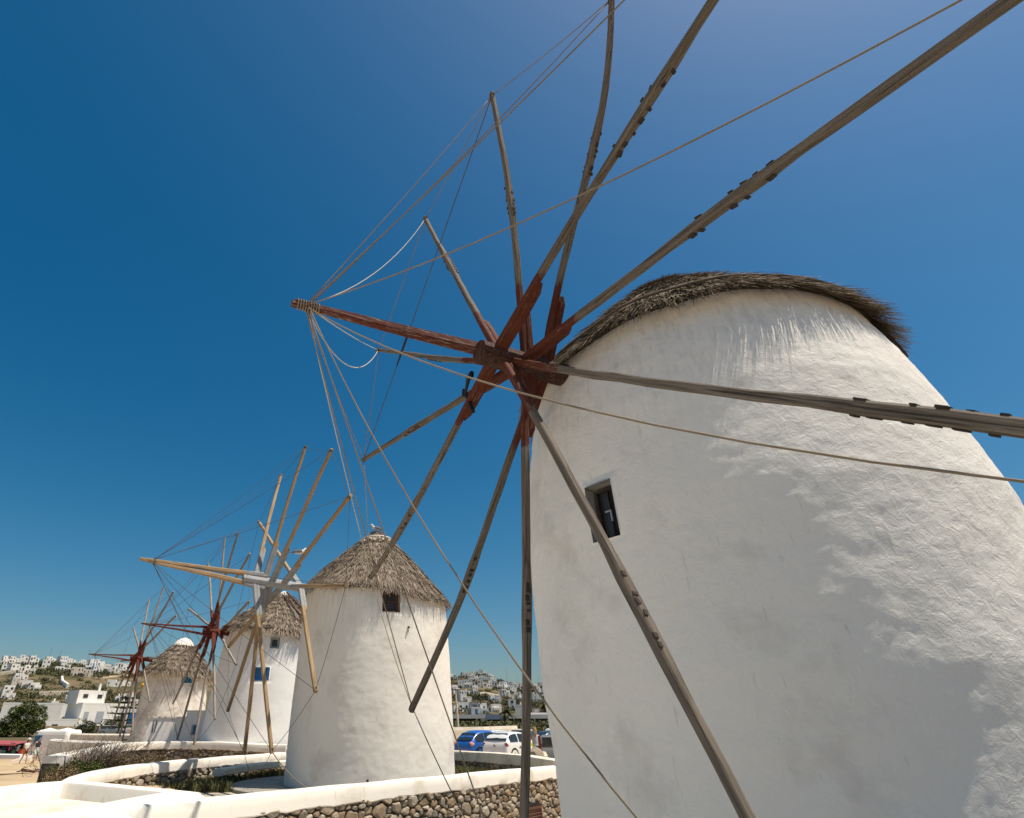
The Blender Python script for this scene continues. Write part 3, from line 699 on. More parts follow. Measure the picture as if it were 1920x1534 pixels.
put('roof_cap', mb.mesh('roof_cap', True), MT['lime'], co)
# dark board hanging below the eave on the right
th = R(-47.5); e = Vector((math.cos(th), math.sin(th), 0)); tt = Vector((-math.sin(th), math.cos(th), 0))
mb = MB(); p0 = Vector((C1[0], C1[1], 0))+e*2.16+Vector((0,0,4.5)); p1 = Vector((C1[0], C1[1], 0))+e*2.36+Vector((0,0,3.62))
mb.bar(p0, p1-e*.06, .11, .05, up=e)
put('eave_board', mb.mesh('eave_board'), MT['wood_dark'], mill1)
S1 = dict(shaft_back=.80, shaft_front=.56, shaft_r=.152, m_shaft=MT['shaft1'], bow_sides=(1,), bow_off=.13, bow_y=-.17, bow_start=-.75, bow_tip=.1, bow_w=.075,
          m_bow=MT['bow1'], rope_r=.0068, spar_w=(.082,.090,.066), bend=.055, splice=True, m_spar=MT['spar1'], strut=.092, strut_len=.98, m_strut=MT['strut1'],
          cleats=8, tipwrap=True, ext={8:1.22,9:1.3,10:1.12,11:1.15,0:1.1,7:1.15}, clrange={1:(.47,.59),2:(.51,.66),11:(.53,.715),0:(.54,.67),10:(.55,.72),9:(.85,1.05),8:(.67,.81),7:(.56,.667),6:(.53,.655),5:(.56,.72),4:(.5,.63),3:(.36,.48)}, sag={2:.35, 3:.05, 1:.05, 9:.46, 8:.58, 10:.25, 11:.12, 0:.12}, rimsag={0:.05, 1:.02, 2:.03}, pale=(2,3,5), m_rope=MT['rope'])
rn = random.Random(21)
tips1, bow1 = sail_wheel(mill1, WHEELS['m1'], S1, rn)
# slack loop of pale line between the bowsprit and the pole that points away
mb = MB(); mb.sweep(rope_pts(bow1, tips1[3], .6, 18), [.008], C5); put('slack_rope', mb.mesh('slack_rope', 2), MT['rope_pale'], mill1)
# taped splice on one rim rope
mb = MB(); a, b = tips1[1].lerp(tips1[4], .58), tips1[1].lerp(tips1[4], .70)
mb.sweep([a, a.lerp(b, .3), a.lerp(b, .7), b], [.012, .022, .02, .012], C8); put('rope_splice', mb.mesh('rope_splice'), MT['iron'], mill1)
mb = MB(); mb.sweep(rope_pts(tips1[1], tips1[4], .0), [.0075], C5); put('rim_rope', mb.mesh('rim_rope', 2), MT['rope_dark'], mill1)
# two iron pins and a curled hook through the splayed timber
sp = WHEELS['m1']['spars'][5]; b = Vector(sp[:3]); d = (Vector(sp[3:])-b).normalized(); tn = Vector(WHEELS['m1']['axis']).cross(d).normalized(); axv = Vector(WHEELS['m1']['axis']).normalized()
mb = MB(); c = b+d*.72
mb.sweep([c-tn*.19, c+tn*.24], [.026], C8)
mb.sweep([c-d*.26-tn*.10+axv*.06, c-d*.30-tn*.17+axv*.05, c-d*.2-tn*.20+axv*.04, c-d*.06-tn*.15+axv*.02, c+d*.04-tn*.10], [.026, .034, .03, .018, .01], C8)
mb.sweep([c+d*.06-tn*.15, c+d*.0-tn*.23], [.03, .028], C8)
put('iron_pin', mb.mesh('iron_pin'), MT['iron'], mill1)
# patches where the limewash has flaked
# --- second mill
C2 = (-1.19, 19.4)
P2 = [(-1.6,2.50),(0,2.49),(2,2.44),(3.4,2.37),(4.0,2.33)]
mill2 = empty('windmill', (*C2, -1.5), 'whitewashed windmill with new yellow pine poles and brown window, middle of the picture', 'windmill', 'whitewashed windmills in a row')
eave2 = eave_from([(-360,3.55),(-300,3.6),(-240,3.8),(-190,4.0),(-150,3.88),(-120,3.70),(-96,3.66),(-81,3.58),(-66,3.50),(-48,3.40),(-22,3.45),(0,3.55)])
me = tower_mesh(C2, P2, -1.6, 3.95, 300, 140, [(-81,-68.6,2.95,3.58,.26)], .019, 8, eave2)
put('wall', me, MT['plaster2'], mill2)
win, WMx = window(mill2, C2, P2, -75.0, 3.265, .46, .62, .17, MT['shut_brown'], MT['win_dark'], (0,1), .075)
co = put('thatch_roof', cone_mesh(C2, eave2, 2.47, 5.98, .22, .5), MT['thatch_core'], mill2)
rn = random.Random(6)
st = put('straw', straw_mesh(C2, eave2, 2.47, 5.98, 21000, .50, .0095, .075, 11, rn, over=.05, edge_extra=.2, flop=.9), MT['thatch2'], co); st['kind'] = 'stuff'
mb = MB(); mb.sweep([Vector((C2[0]+.46*math.cos(t), C2[1]+.46*math.sin(t), 5.83)) for t in [2*PI*i/30 for i in range(31)]], [.03], C8, cap=False)
put('peak_ring', mb.mesh('peak_ring', True), MT['lime'], co)
mb = MB(); mb.sweep([(C2[0],C2[1],5.85),(C2[0],C2[1],6.06),(C2[0]+.03,C2[1],6.13)], [.36,.26,.05], C12); put('roof_peak', mb.mesh('roof_peak', True), MT['thatch_core'], co)
mb = MB(); rk = random.Random(4)
for q in range(9):
    t = -2.3+q*.16+rk.uniform(-.05,.05); s = .80+rk.uniform(-.02,.02); r = 2.56+(.22-2.56)*s
    mb.box((C2[0]+(r+.07)*math.cos(t), C2[1]+(r+.07)*math.sin(t), 3.7+(5.98-3.7)*s+.13), (.09,.08,.06), Matrix.Rotation(rk.uniform(0,3), 3, 'Z'))
put('weight_stone', mb.mesh('weight_stone'), MT['lime_cream'], co)
# hook in the wall
a = R(-62.5); r = 2.40; e = Vector((math.cos(a), math.sin(a), 0)); p = Vector((C2[0], C2[1], 2.55))+e*r
mb = MB(); mb.sweep([p-e*.1, p+e*.08, p+e*.1+Vector((0,0,-.04))], [.022], C8); mb.sweep([p+e*.03, p+e*.04+Vector((0,0,-.16))], [.008], C5); put('wall_hook', mb.mesh('wall_hook'), MT['shut_brown'], mill2)
S2 = dict(shaft_back=1.05, shaft_front=1.16, shaft_r=.135, m_shaft=MT['shaft2'], bow_sides=(1,-1), bow_off=.0, bow_y=.19, bow_start=.45, bow_tip=1.5, bow_w=.085, m_bow=MT['spar2'],
          rope_r=.0065, spar_w=(.11,.11,.092), bend=.03, splice=False, m_spar=MT['spar2'], strut=.09, strut_len=1.3, m_strut=MT['spar2'], cleats=0, tipwrap=True,
          sag={}, rimsag={4:.5}, pale=(), m_rope=MT['rope_dark'])
rn = random.Random(22); tips2, bow2 = sail_wheel(mill2, WHEELS['m2'], S2, rn)
mb = MB(); a = tips2[5]; hk = Vector((C2[0]+2.52*math.cos(R(-88)), C2[1]+2.52*math.sin(R(-88)), -1.22))
mb.sweep(rope_pts(a, hk, .55, 18), [.013], C5); put('mooring_rope', mb.mesh('mooring_rope', 2), MT['rope'], mill2)
mb = MB(); mb.sweep([hk-Vector((0,-.15,0)), hk+Vector((0,-.1,.02))], [.03], C8); put('mooring_peg', mb.mesh('mooring_peg'), MT['wood_dark'], mill2)
# --- third mill
C3 = (-6.5, 29.0)
P3 = [(-1.8,3.02),(-.5,2.96),(2,2.72),(4.0,2.53),(4.6,2.5)]
mill3 = empty('windmill', (*C3, -1.6), 'white windmill with blue shutter and red hub behind the pine poled one', 'windmill', 'whitewashed windmills in a row')
eave3 = eave_from([(-360,3.7),(-250,3.9),(-190,4.1),(-160,4.05),(-137,3.96),(-110,3.85),(-91,3.78),(-60,3.62),(-20,3.6),(0,3.7)])
me = tower_mesh(C3, P3, -1.8, 4.3, 240, 110, [(-86,-76.4,3.03,3.44,.2),(-97.2,-83.0,1.70,2.24,.06)], .015, 12, eave3)
put('wall', me, MT['plaster3'], mill3)
window(mill3, C3, P3, -81.2, 3.235, .36, .42, .12, MT['frame_grey'], MT['win_dark'], (0,0), .06)
win, WMx = window(mill3, C3, P3, -90.1, 1.97, .64, .54, .03, MT['shut_blue'], MT['shut_blue'], (1,0), .05)
co = put('thatch_roof', cone_mesh(C3, eave3, 2.72, 5.85, .25, .5), MT['thatch_core'], mill3)
rn = random.Random(7)
st = put('straw', straw_mesh(C3, eave3, 2.72, 5.85, 15000, .55, .0135, .11, 9, rn, over=.10, edge_extra=.2, flop=1.4), MT['thatch2'], co); st['kind'] = 'stuff'
mb = MB(); mb.sweep([(C3[0],C3[1],5.58),(C3[0],C3[1],5.8),(C3[0],C3[1],6.0)], [.56,.38,.06], C12); put('roof_cap', mb.mesh('roof_cap'), MT['lime'], co)
mb = MB(); mb.bar((C3[0]+.25, C3[1]-.5, 5.86), (C3[0]+1.45, C3[1]-1.6, 4.75), .07, .06); mb.bar((C3[0]+.05, C3[1]-.6, 5.72), (C3[0]+1.2, C3[1]-1.85, 4.66), .05, .05)
put('ridge_lath', mb.mesh('ridge_lath'), MT['shut_brown'], co)
S3 = dict(shaft_back=.95, shaft_front=.5, shaft_r=.125, m_shaft=MT['strut3'], bow_sides=(1,-1), bow_off=.0, bow_y=.17, bow_start=-.1, bow_tip=1.5, bow_w=.055, m_bow=MT['strut3'],
          rope_r=.007, spar_w=(.10,.10,.08), bend=.05, splice=False, m_spar=MT['spar3'], strut=.075, strut_len=1.1, m_strut=MT['strut3'], cleats=0, tipwrap=False,
          sag={}, rimsag={}, pale=(), m_rope=MT['rope_dark'])
rn = random.Random(23); sail_wheel(mill3, WHEELS['m3'], S3, rn)
# --- fourth mill
C4 = (-15.9, 41.4)
P4 = [(-2.2,2.32),(-.6,2.22),(2,2.06),(3.2,1.98),(3.6,1.95)]
mill4 = empty('windmill', (*C4, -1.9), 'smallest farthest windmill with stained wall and shaggy thatch, leftmost of the four', 'windmill', 'whitewashed windmills in a row')
eave4 = eave_from([(-360,2.95),(-190,3.2),(-125,3.12),(-100,3.08),(-73,3.05),(-35,2.9),(0,2.95)])
me = tower_mesh(C4, P4, -2.2, 3.45, 200, 90, [(-61,-42,2.44,3.05,.12)], .05, 15, eave4)
put('wall', me, MT['plaster4'], mill4)
window(mill4, C4, P4, -51.5, 2.73, .62, .60, .07, MT['shut_bright'], MT['shut_blue'], (1,1), .07)
co = put('thatch_roof', cone_mesh(C4, eave4, 2.2, 5.1, .3, .45), MT['thatch_core'], mill4)
rn = random.Random(8)
st = put('straw', straw_mesh(C4, eave4, 2.2, 5.1, 13000, .62, .0155, .15, 7, rn, over=.12, edge_extra=.22, flop=1.8, tipr=.3), MT['thatch2'], co); st['kind'] = 'stuff'
mb = MB(); mb.sweep([(C4[0],C4[1],4.85),(C4[0],C4[1],5.1),(C4[0],C4[1],5.3),(C4[0],C4[1],5.4)], [.72,.6,.34,.05], C12); put('roof_cap', mb.mesh('roof_cap', True), MT['lime'], co)
S4 = dict(S3); S4.update(shaft_back=.9, spar_w=(.115,.115,.09), bend=.06); rn = random.Random(24); sail_wheel(mill4, WHEELS['m4'], S4, rn)

# low annex between the third and fourth mill
def annex():
    root = empty('annex', (-10.9, 29.6, -1.7), 'low grey shaded annex with two ventilation slots between the third and fourth windmills', 'building')
    M = Matrix.Translation((-10.9, 29.6, 0)) @ Matrix.Rotation(R(10), 4, 'Z')
    a = MB().box((-.55, .9, -.68), (1.65, 1.8, 2.04)).mesh('annex_wall'); put('wall', a, MT['plaster3'], root, M)
    a = MB().box((1.0, .95, -.55), (1.44, 1.9, 2.3)).mesh('annex_wall'); put('wall', a, MT['plaster3'], root, M)
    mb = MB(); mb.sweep([(-.55,.9,.34),(-.55,.9,.40)], [(.86,.93)], [(1,1),(-1,1),(-1,-1),(1,-1)], up=(0,1,0)); put('roof', mb.mesh('annex_roof'), MT['lime'], root, M)
    mb = MB(); mb.sweep([(1.0,.95,.60),(1.0,.95,.66)], [(.75,.98)], [(1,1),(-1,1),(-1,-1),(1,-1)], up=(0,1,0)); put('roof', mb.mesh('annex_roof'), MT['lime'], root, M)
    for x in (-.32, -.08): put('vent_slot', MB().box((x, 0, -1.05), (.12, .05, .62)).mesh('vent_slot'), MT['wall_grey'], root, M)
    for x in (-1.12, -1.0): put('drain_slot', MB().box((x, 0, -.0), (.03, .04, .5)).mesh('drain_slot'), MT['win_dark'], root, M)
    w = put('window', MB().box((.72, -.01, -.14), (.22, .06, .42)).mesh('annex_window'), MT['frame_grey'], root, M)
    put('pane', MB().box((.76, -.03, -.14), (.12, .05, .36)).mesh('pane'), MT['shut_blue'], w, M)
annex()

# ------------------------------------------------------------------ town on the hills

LEFT= [(-34.22, 677.2, 5.4, 7.5), (-33.62, 672.5, 8.3, 7.5), (-32.91, 624.9, 6.7, 7.5), (-32.25, 632.8, 8.0, 6.5), (-34.15, 621.4, 4.9, 2.1), (-33.99, 555.9, 4.0, 5.2), (-33.23, 551.1, 10.2, 6.3), (-32.52, 557.7, 3.8, 5.3), (-31.94, 582.4, 3.0, 3.2), (-31.02, 653.4, 9.4, 7.1), (-30.05, 646.9, 11.6, 7.0), (-29.9, 611.2, 8.1, 3.4), (-30.08, 582.6, 12.7, 2.8), (-29.33, 642.4, 6.1, 4.8), (-32.82, 440.7, 7.6, 5.5), (-32.18, 437.5, 5.2, 4.3), (-33.3, 417.4, 5.1, 2.7), (-33.44, 382.2, 3.5, 2.7), (-33.18, 355.5, 5.6, 1.8), (-28.57, 551.6, 15.7, 6.2), (-28.66, 638.2, 4.8, 5.1), (-27.67, 632.3, 12.8, 7.5), (-27.16, 638.5, 13.9, 5.5), (-27.11, 619.4, 14.8, 3.5), (-25.77, 621.9, 9.0, 7.5), (-25.39, 619.9, 10.3, 7.5), (-25.9, 492.4, 9.4, 4.2), (-25.07, 503.9, 6.5, 3.6), (-25.41, 360.2, 2.8, 2.5), (-24.99, 384.9, 2.7, 2.9), (-24.38, 364.4, 3.1, 3.3), (-24.13, 322.8, 3.7, 2.9), (-24.96, 318.5, 2.5, 2.2), (-30.01, 293.0, 3.0, 1.5), (-31.4, 425.3, 3.8, 2.8), (-24.68, 616.3, 4.1, 7.5)]
RIGHT= [(6.66, 896.0, 5.5, 7.2), (6.98, 896.6, 4.7, 4.4), (5.91, 894.8, 7.0, 7.0), (5.08, 897.6, 9.4, 6.4), (5.5, 797.1, 4.9, 6.3), (3.82, 878.4, 4.6, 6.2), (6.9, 681.6, 10.6, 3.7), (7.66, 739.3, 8.3, 4.0), (4.63, 590.6, 4.1, 6.4), (5.43, 579.7, 12.0, 6.8), (5.83, 666.8, 6.4, 3.7), (6.55, 648.0, 5.6, 3.5), (6.71, 575.3, 8.9, 5.8), (7.37, 581.9, 4.5, 6.3), (7.83, 594.2, 5.1, 6.4), (8.34, 606.9, 5.7, 7.0), (8.87, 613.8, 5.7, 7.5), (4.08, 578.5, 6.0, 3.6), (4.19, 534.3, 6.0, 3.7), (5.0, 514.1, 11.5, 2.8), (5.02, 373.9, 7.0, 4.0), (6.09, 509.9, 7.0, 2.3), (7.56, 379.5, 3.9, 3.2), (8.08, 380.0, 3.2, 4.0), (8.66, 533.7, 8.1, 4.5), (9.45, 585.0, 3.9, 4.9), (9.87, 530.3, 4.9, 4.8), (10.32, 839.2, 5.7, 5.2), (11.48, 868.0, 10.2, 5.3), (11.83, 625.8, 6.8, 6.2), (12.45, 633.6, 6.8, 6.2), (11.18, 506.7, 2.9, 6.8), (11.62, 512.5, 4.7, 6.1), (12.27, 540.0, 7.1, 3.6), (12.55, 489.3, 3.6, 3.6), (9.29, 318.7, 3.7, 4.5), (9.91, 264.3, 3.5, 3.5), (4.79, 277.3, 5.2, 3.3), (4.03, 258.4, 2.4, 2.7), (5.86, 272.3, 4.6, 2.9), (6.59, 270.0, 2.3, 2.8), (6.2, 244.2, 7.2, 1.8), (7.78, 265.4, 4.4, 3.0), (11.58, 260.5, 4.0, 1.5), (12.22, 910.6, 12.2, 7.5), (4.79, 451.6, 3.9, 2.1)]
ORD = ['leftmost','second from the left','third from the left','fourth from the left','fifth from the left','sixth from the left','seventh from the left','eighth from the left','ninth from the left','tenth from the left','eleventh from the left','twelfth from the left','thirteenth from the left','fourteenth from the left','fifteenth from the left','sixteenth from the left','seventeenth from the left','eighteenth from the left']+['%s from the left' % q for q in 'nineteenth twentieth twenty-first twenty-second twenty-third twenty-fourth twenty-fifth twenty-sixth twenty-seventh twenty-eighth twenty-ninth thirtieth thirty-first thirty-second thirty-third thirty-fourth thirty-fifth thirty-sixth thirty-seventh thirty-eighth thirty-ninth fortieth forty-first forty-second forty-third forty-fourth forty-fifth forty-sixth'.split()]
_re = random.Random(41)
LEFT += [(round(_re.uniform(-35.5, -24.4), 2), _re.uniform(575, 690), _re.uniform(5, 10), _re.uniform(3, 6.5)) for _ in range(15)]+[(round(_re.uniform(-35.5, -31.5), 2), _re.uniform(380, 560), _re.uniform(4, 7), _re.uniform(2.6, 4)) for _ in range(6)]
RIGHT += [(round(_re.uniform(4, 13.2), 2), _re.uniform(480, 900), _re.uniform(5, 9), _re.uniform(3, 6)) for _ in range(22)]
WINM = {}
def shared_box(key, mat):
    if key not in WINM:
        me = MB().box((0,0,0), (1,1,1)).mesh(key); me.materials.append(mat); WINM[key] = me
    return WINM[key]
def scaled(M, c, s): return M @ Matrix.Translation(c) @ Matrix.Diagonal((*s, 1))
rt = random.Random(77)
def town_house(az, d, w, h, label, group, wallm, k):
    dep = max(4.0, w*.75); h = max(h, 2.3); p = polar(az, d+dep*.35); gz = ground_z(p.x, p.y); z0 = ground_z(*polar(az, d).xy)
    yaw = -R(az)+R(rt.uniform(-8, 26)); M = Matrix.Translation((p.x, p.y, z0)) @ Matrix.Rotation(yaw, 4, 'Z')
    root = empty('white_house', (p.x, p.y, z0), label, 'house', group)
    blocks = [(0, 0, w, dep, h)]
    if w > 6.2: blocks = [(-w*.22, 0, w*.56, dep, h), (w*.27, .5, w*.46, dep*.9, h*rt.uniform(.62, .85))]
    elif rt.random() < .5 and h > 4: blocks = [(0, 0, w, dep, h*.62), (rt.choice((-.15,.15))*w, dep*.15, w*.66, dep*.7, h)]
    wk = rt.choice(('dark',)*7+('blue','brown','grey')); wm = {'dark': ('far_win_dark', MT['win_dark']), 'blue': ('far_win_blue', MT['shut_blue']), 'brown': ('far_win_brown', MT['shut_brown']), 'grey': ('far_win_grey', MT['frame_grey'])}[wk]
    wme = shared_box(*wm); rim = shared_box('roof_rim_far', MT['wall_far'])
    for x, y, bw, bd, bh in blocks:
        wl = MB().box((x, y, bh/2-2), (bw, bd, bh+4)).mesh('house_wall'); wo = put('wall', wl, wallm, root, M)
        for sx, sy, lx, ly in ((0,-1,bw+.04,.25),(0,1,bw+.04,.25),(-1,0,.25,bd-.5),(1,0,.25,bd-.5)):
            put('parapet', rim, None, wo, scaled(M, (x+sx*(bw/2-.1), y+sy*(bd/2-.1), bh+.16), (lx, ly, .36)))
        st = max(1, int(round(bh/2.9))); sh = bh/st; n = max(1, int(bw/2.1))
        for fl in range(st):
            if y > 1 and fl < 1: continue
            for i in range(n):
                if rt.random() < .12: continue
                ww = rt.choice((.7,.8,.95,1.3)); hh = 1.15 if rt.random() < .75 else 1.9
                xx = x-bw/2+bw*(i+.5)/n+rt.uniform(-.2,.2); zz = fl*sh+sh*.52 if hh < 1.5 else fl*sh+1.05
                put('window', wme, None, wo, scaled(M, (xx, y-bd/2, zz), (ww, .16, hh)))
        for i in range(max(1, int(bd/3))):
            put('window', wme, None, wo, scaled(M, (x+bw/2, y-bd/2+bd*(i+.5)/max(1, int(bd/3)), (st-1)*sh+sh*.52), (.16, .8, 1.1)))
    r = rt.random()
    if r < .3: put('chimney', shared_box('chimney_far', MT['wall_far']), None, root, scaled(M, (w*.2, dep*.2, h+.7), (.5,.5,1.5)))
    elif r < .55:
        pg = put('pergola', shared_box('pergola_far', MT['shut_brown']), None, root, scaled(M, (w*.1, -dep/2-1.2, 2.3), (w*.5, 2.2, .12)))
        for sx in (-.2, .4): put('post', shared_box('post_far', MT['wall_far']), None, pg, scaled(M, (w*sx-.1, -dep/2-2.2, .1), (.25,.25,4.4)))
    elif r < .75:
        bl = put('balcony', shared_box('balcony_far', MT['wall_far']), None, root, scaled(M, (0, -dep/2-.5, min(3.0, h*.5)), (w*.6, 1.1, .9)))
    return root
def rows(lst, cuts, names, hill, group):
    R_ = [[] for _ in names]
    for i, t in enumerate(lst):
        e = t[1]; j = 0
        while j < len(cuts) and e < cuts[j]: j += 1
        R_[j].append((t, i))
    for j, row in enumerate(R_):
        row.sort(key=lambda q: q[0][0])
        for o, (t, i) in enumerate(row):
            az, d, w, h = t; st = max(1, round(max(h, 2.3)/2.9))
            shp = 'narrow' if w < 4 else 'wide' if w > 8 else 'square'
            m = MT['wall_tan'] if (hill == 'left hillside' and i in (19, 14)) else MT['wall_grey'] if i in (3, 41) and hill != 'left hillside' else MT['wall_far']
            colr = 'tan' if m is MT['wall_tan'] else 'grey' if m is MT['wall_grey'] else 'white'
            lab = '%s %s %s-storey house %s on the %s %s' % (shp, colr, ('one','two','three','four','five')[min(st, 5)-1], ORD[o], 'left hill' if hill[0] == 'l' else 'right hill', names[j])
            town_house(az, d, w, h, lab, group, m, i)
rows(LEFT, [600, 470, 330], ['skyline', 'upper slope', 'middle slope', 'foot'], 'left hillside', 'white houses on the left hillside')
rows(RIGHT, [820, 600, 480, 300], ['skyline', 'upper slope', 'middle slope', 'lower slope', 'foot'], 'hill behind the cars', 'white houses on the hill behind the cars')

# near white buildings of the town at left
def block(name, label, corner, rz, w, dep, h, base, wallm, openings, extra=None, cat='house', group=None):
    """corner: nearest corner at ground; local x to the right along the lit face, y along the shaded face"""
    M = Matrix.Translation((*corner, base)) @ Matrix.Rotation(rz, 4, 'Z')
    root = empty(name, (*corner, base), label, cat, group)
    wl = put('wall', MB().box((w/2, dep/2, h/2-1.2), (w, dep, h+2.4)).mesh('house_wall'), wallm, root, M)
    rim = shared_box('roof_rim_far', MT['wall_far'])
    for x, y, lx, ly in ((w/2,.12,w+.06,.26),(w/2,dep-.12,w+.06,.26),(.12,dep/2,.26,dep-.5),(w-.12,dep/2,.26,dep-.5)):
        put('parapet', rim, None, wl, scaled(M, (x, y, h+.13), (lx, ly, .34)))
    for nm, face, u, v, ww, hh, key, mat in openings:
        c = (u, -.02, v) if face == 'f' else (-.02, u, v); s = (ww, .16, hh) if face == 'f' else (.16, ww, hh)
        o = put(nm, shared_box(key, mat), None, wl, scaled(M, c, s))
        if nm in ('window', 'door') and key != 'frame_far':
            pass
    if extra: extra(root, M)
    return root
MT['mural'] = simple('mural_blue', (.10,.22,.50), (.55,.60,.68), 2.2, .7)
def up(root, M):
    wl = put('wall', MB().box((2.6, 4.4, 6.4), (6.0, 4.6, 2.6)).mesh('house_wall'), MT['wall_far'], root, M)
    for x in (1.2, 4.3): put('window', shared_box('far_win_dark', MT['win_dark']), None, wl, scaled(M, (x, 2.08, 6.6), (1.0,.12,.7)))
    put('chimney', shared_box('chimney_far', MT['wall_far']), None, wl, scaled(M, (4.8, 4, 8.4), (.4,.4,1.6)))
    put('awning', MB().box((7.6,-.55,2.1), (1.5,1.1,.08)).mesh('awning'), MT['frame_grey'], root, M)
block('town_house', 'big white house with grey side wall, blue door and blue mural at left', (-68.2, 129), R(55), 10.5, 6.2, 5.0, -1.0, MT['wall_far'],
      [('window','f',1.25,2.9,.9,1.5,'frame_far',MT['frame_grey']),('window','f',4.2,2.7,1.5,2.1,'frame_far',MT['frame_grey']),('door','f',7.6,1.1,1.5,2.2,'far_bright',MT['shut_bright']),
       ('window','f',9.3,3.4,1.1,1.2,'far_win_blue',MT['shut_blue']),('mural','f',1.2,.6,2.0,1.3,'mural_far',MT['mural'])], up)
block('low_white_building', 'low white building with flat terrace in front of the grey side wall', (-72.5, 122), R(25), 7.0, 5, 2.6, -1.6, MT['wall_far'],
      [('window','f',3.2,1.7,1.0,.5,'far_win_dark',MT['win_dark'])])
block('town_house', 'white house with big blank wall behind the leafy tree at the left edge', (-92, 140), R(20), 12, 8, 5.4, -1.0, MT['wall_far'],
      [('window','f',3,3.6,1.0,1.0,'far_win_dark',MT['win_dark'])])
block('town_house', 'small white gabled house half hidden right of the leafy tree', (-73, 150), R(35), 4.5, 5, 4.6, -.4, MT['wall_far'], [('window','f',2,3,.8,.9,'far_win_dark',MT['win_dark'])])
block('cafe', 'white cafe with deep blue shutters beside the farthest mill', (-52.4, 112), R(12), 5.6, 5, 3.6, -.7, MT['wall_far'],
      [('door','f',.9,1.3,.8,2.4,'far_win_dark',MT['win_dark']),('shutter','f',2.4,2.0,1.0,1.7,'far_win_blue',MT['shut_blue']),('door','f',3.7,1.0,.7,2.0,'far_win_dark',MT['win_dark']),('shutter','f',4.9,2.2,.9,1.5,'far_win_blue',MT['shut_blue'])], cat='building')
# long low grey building behind the car park
def depot():
    x0, x1, Y, zt = 10.2, 39.6, 170.0, 2.75
    root = empty('long_building', (24, 172, 0), 'long low grey building with flat roof slab and stone walls behind the parked cars', 'building')
    put('roof_slab', MB().box(((x0+x1)/2, Y+3, zt-.45), (x1-x0, 8, .95)).mesh('roof_slab'), MT['wall_grey'], root)
    MT['stone_far'] = simple('stone_far', (.20,.155,.115), (.12,.095,.075), 2.5, .95, .5, 6, .05)
    put('wall', MB().box(((x0+x1)/2, Y+4, .7), (x1-x0-1, 4, 3.2)).mesh('depot_wall'), MT['stone_far'], root)
    for x, w in ((12.6,.35),(17.9,.45),(19.8,1.7),(30.2,.4),(33.5,.4)): put('pillar', MB().box((x, Y, .6), (w, .5, 2.9)).mesh('pillar'), MT['wall_far'], root)
    for x, w in ((15.2,2.4),(31.3,1.6),(36,3.0)): put('opening', MB().box((x, Y+1.98, .6), (w, .12, 2.2)).mesh('opening'), MT['win_dark'], root)
    put('blue_panel', MB().box((23.2, Y-1.1, zt-.55), (5.5, .2, 1.2)).mesh('blue_panel'), simple('slate_blue', (.16,.20,.27), (.19,.23,.3), 2, .7), root)
    put('skylight', MB().box((35,Y+2,zt+.25), (6,3,.5)).mesh('skylight'), MT['wall_far'], root)
depot()
# pale terrace walls and a dirt road across the hillside
def strip(name, label, cat, pts, w, h, mat, kind=None):
    mb = MB(); P = []
    for i in range(len(pts)-1):
        for k in range(8):
            t = k/8; az = pts[i][0]+(pts[i+1][0]-pts[i][0])*t; d = pts[i][1]+(pts[i+1][1]-pts[i][1])*t; P.append((az, d))
    P.append(pts[-1]); V = []
    for az, d in P:
        p = polar(az, d); V.append(Vector((p.x, p.y, ground_z(p.x, p.y)+h*.5)))
    mb.sweep(V, [(w/2, h/2+.5)], SQ)
    return tag(put(name, mb.mesh(name), mat), label, cat, kind=kind)
MT['fieldstone'] = simple('fieldstone', (.50,.43,.33), (.36,.30,.23), .6, .95)
MT['dirt_road'] = simple('dirt_road', (.50,.38,.24), (.42,.31,.19), .2, .95)
strip('hillside_wall', 'long pale terrace wall across the middle of the left hillside', 'wall', [(-31.2,385),(-29.8,400),(-28.2,415),(-26.7,412)], .8, 1.6, MT['fieldstone'])
strip('hillside_wall', 'upper terrace wall below the skyline houses at far left', 'wall', [(-34.4,530),(-32.6,560),(-31.2,585)], .8, 2.0, MT['fieldstone'])
strip('hillside_wall', 'steep white stair wall running down the left hillside', 'wall', [(-29.9,520),(-29.8,480),(-29.3,450)], 1.6, 2.0, MT['wall_far'])
strip('hillside_wall', 'short tan stone wall above the white village cluster', 'wall', [(-29.3,355),(-28.5,362),(-27.7,370)], 1.2, 1.8, MT['wall_tan'])
strip('dirt_road', 'tan dirt road curving up to the hillside houses', None, [(-27.4,540),(-26.0,575),(-25.3,590),(-26.2,610)], 7, .5, MT['dirt_road'], kind='structure')
strip('field_wall', 'thin cream wall along the far side of the car park', 'wall', [(3.6,58),(6.5,59),(9.5,62)], .4, .75, MT['lime_cream'])
strip('hillside_wall', 'pale wall line on the slope of the hill behind the cars', 'wall', [(6.4,455),(7.3,470),(8.2,480)], 1.0, 2.2, MT['wall_tan'])

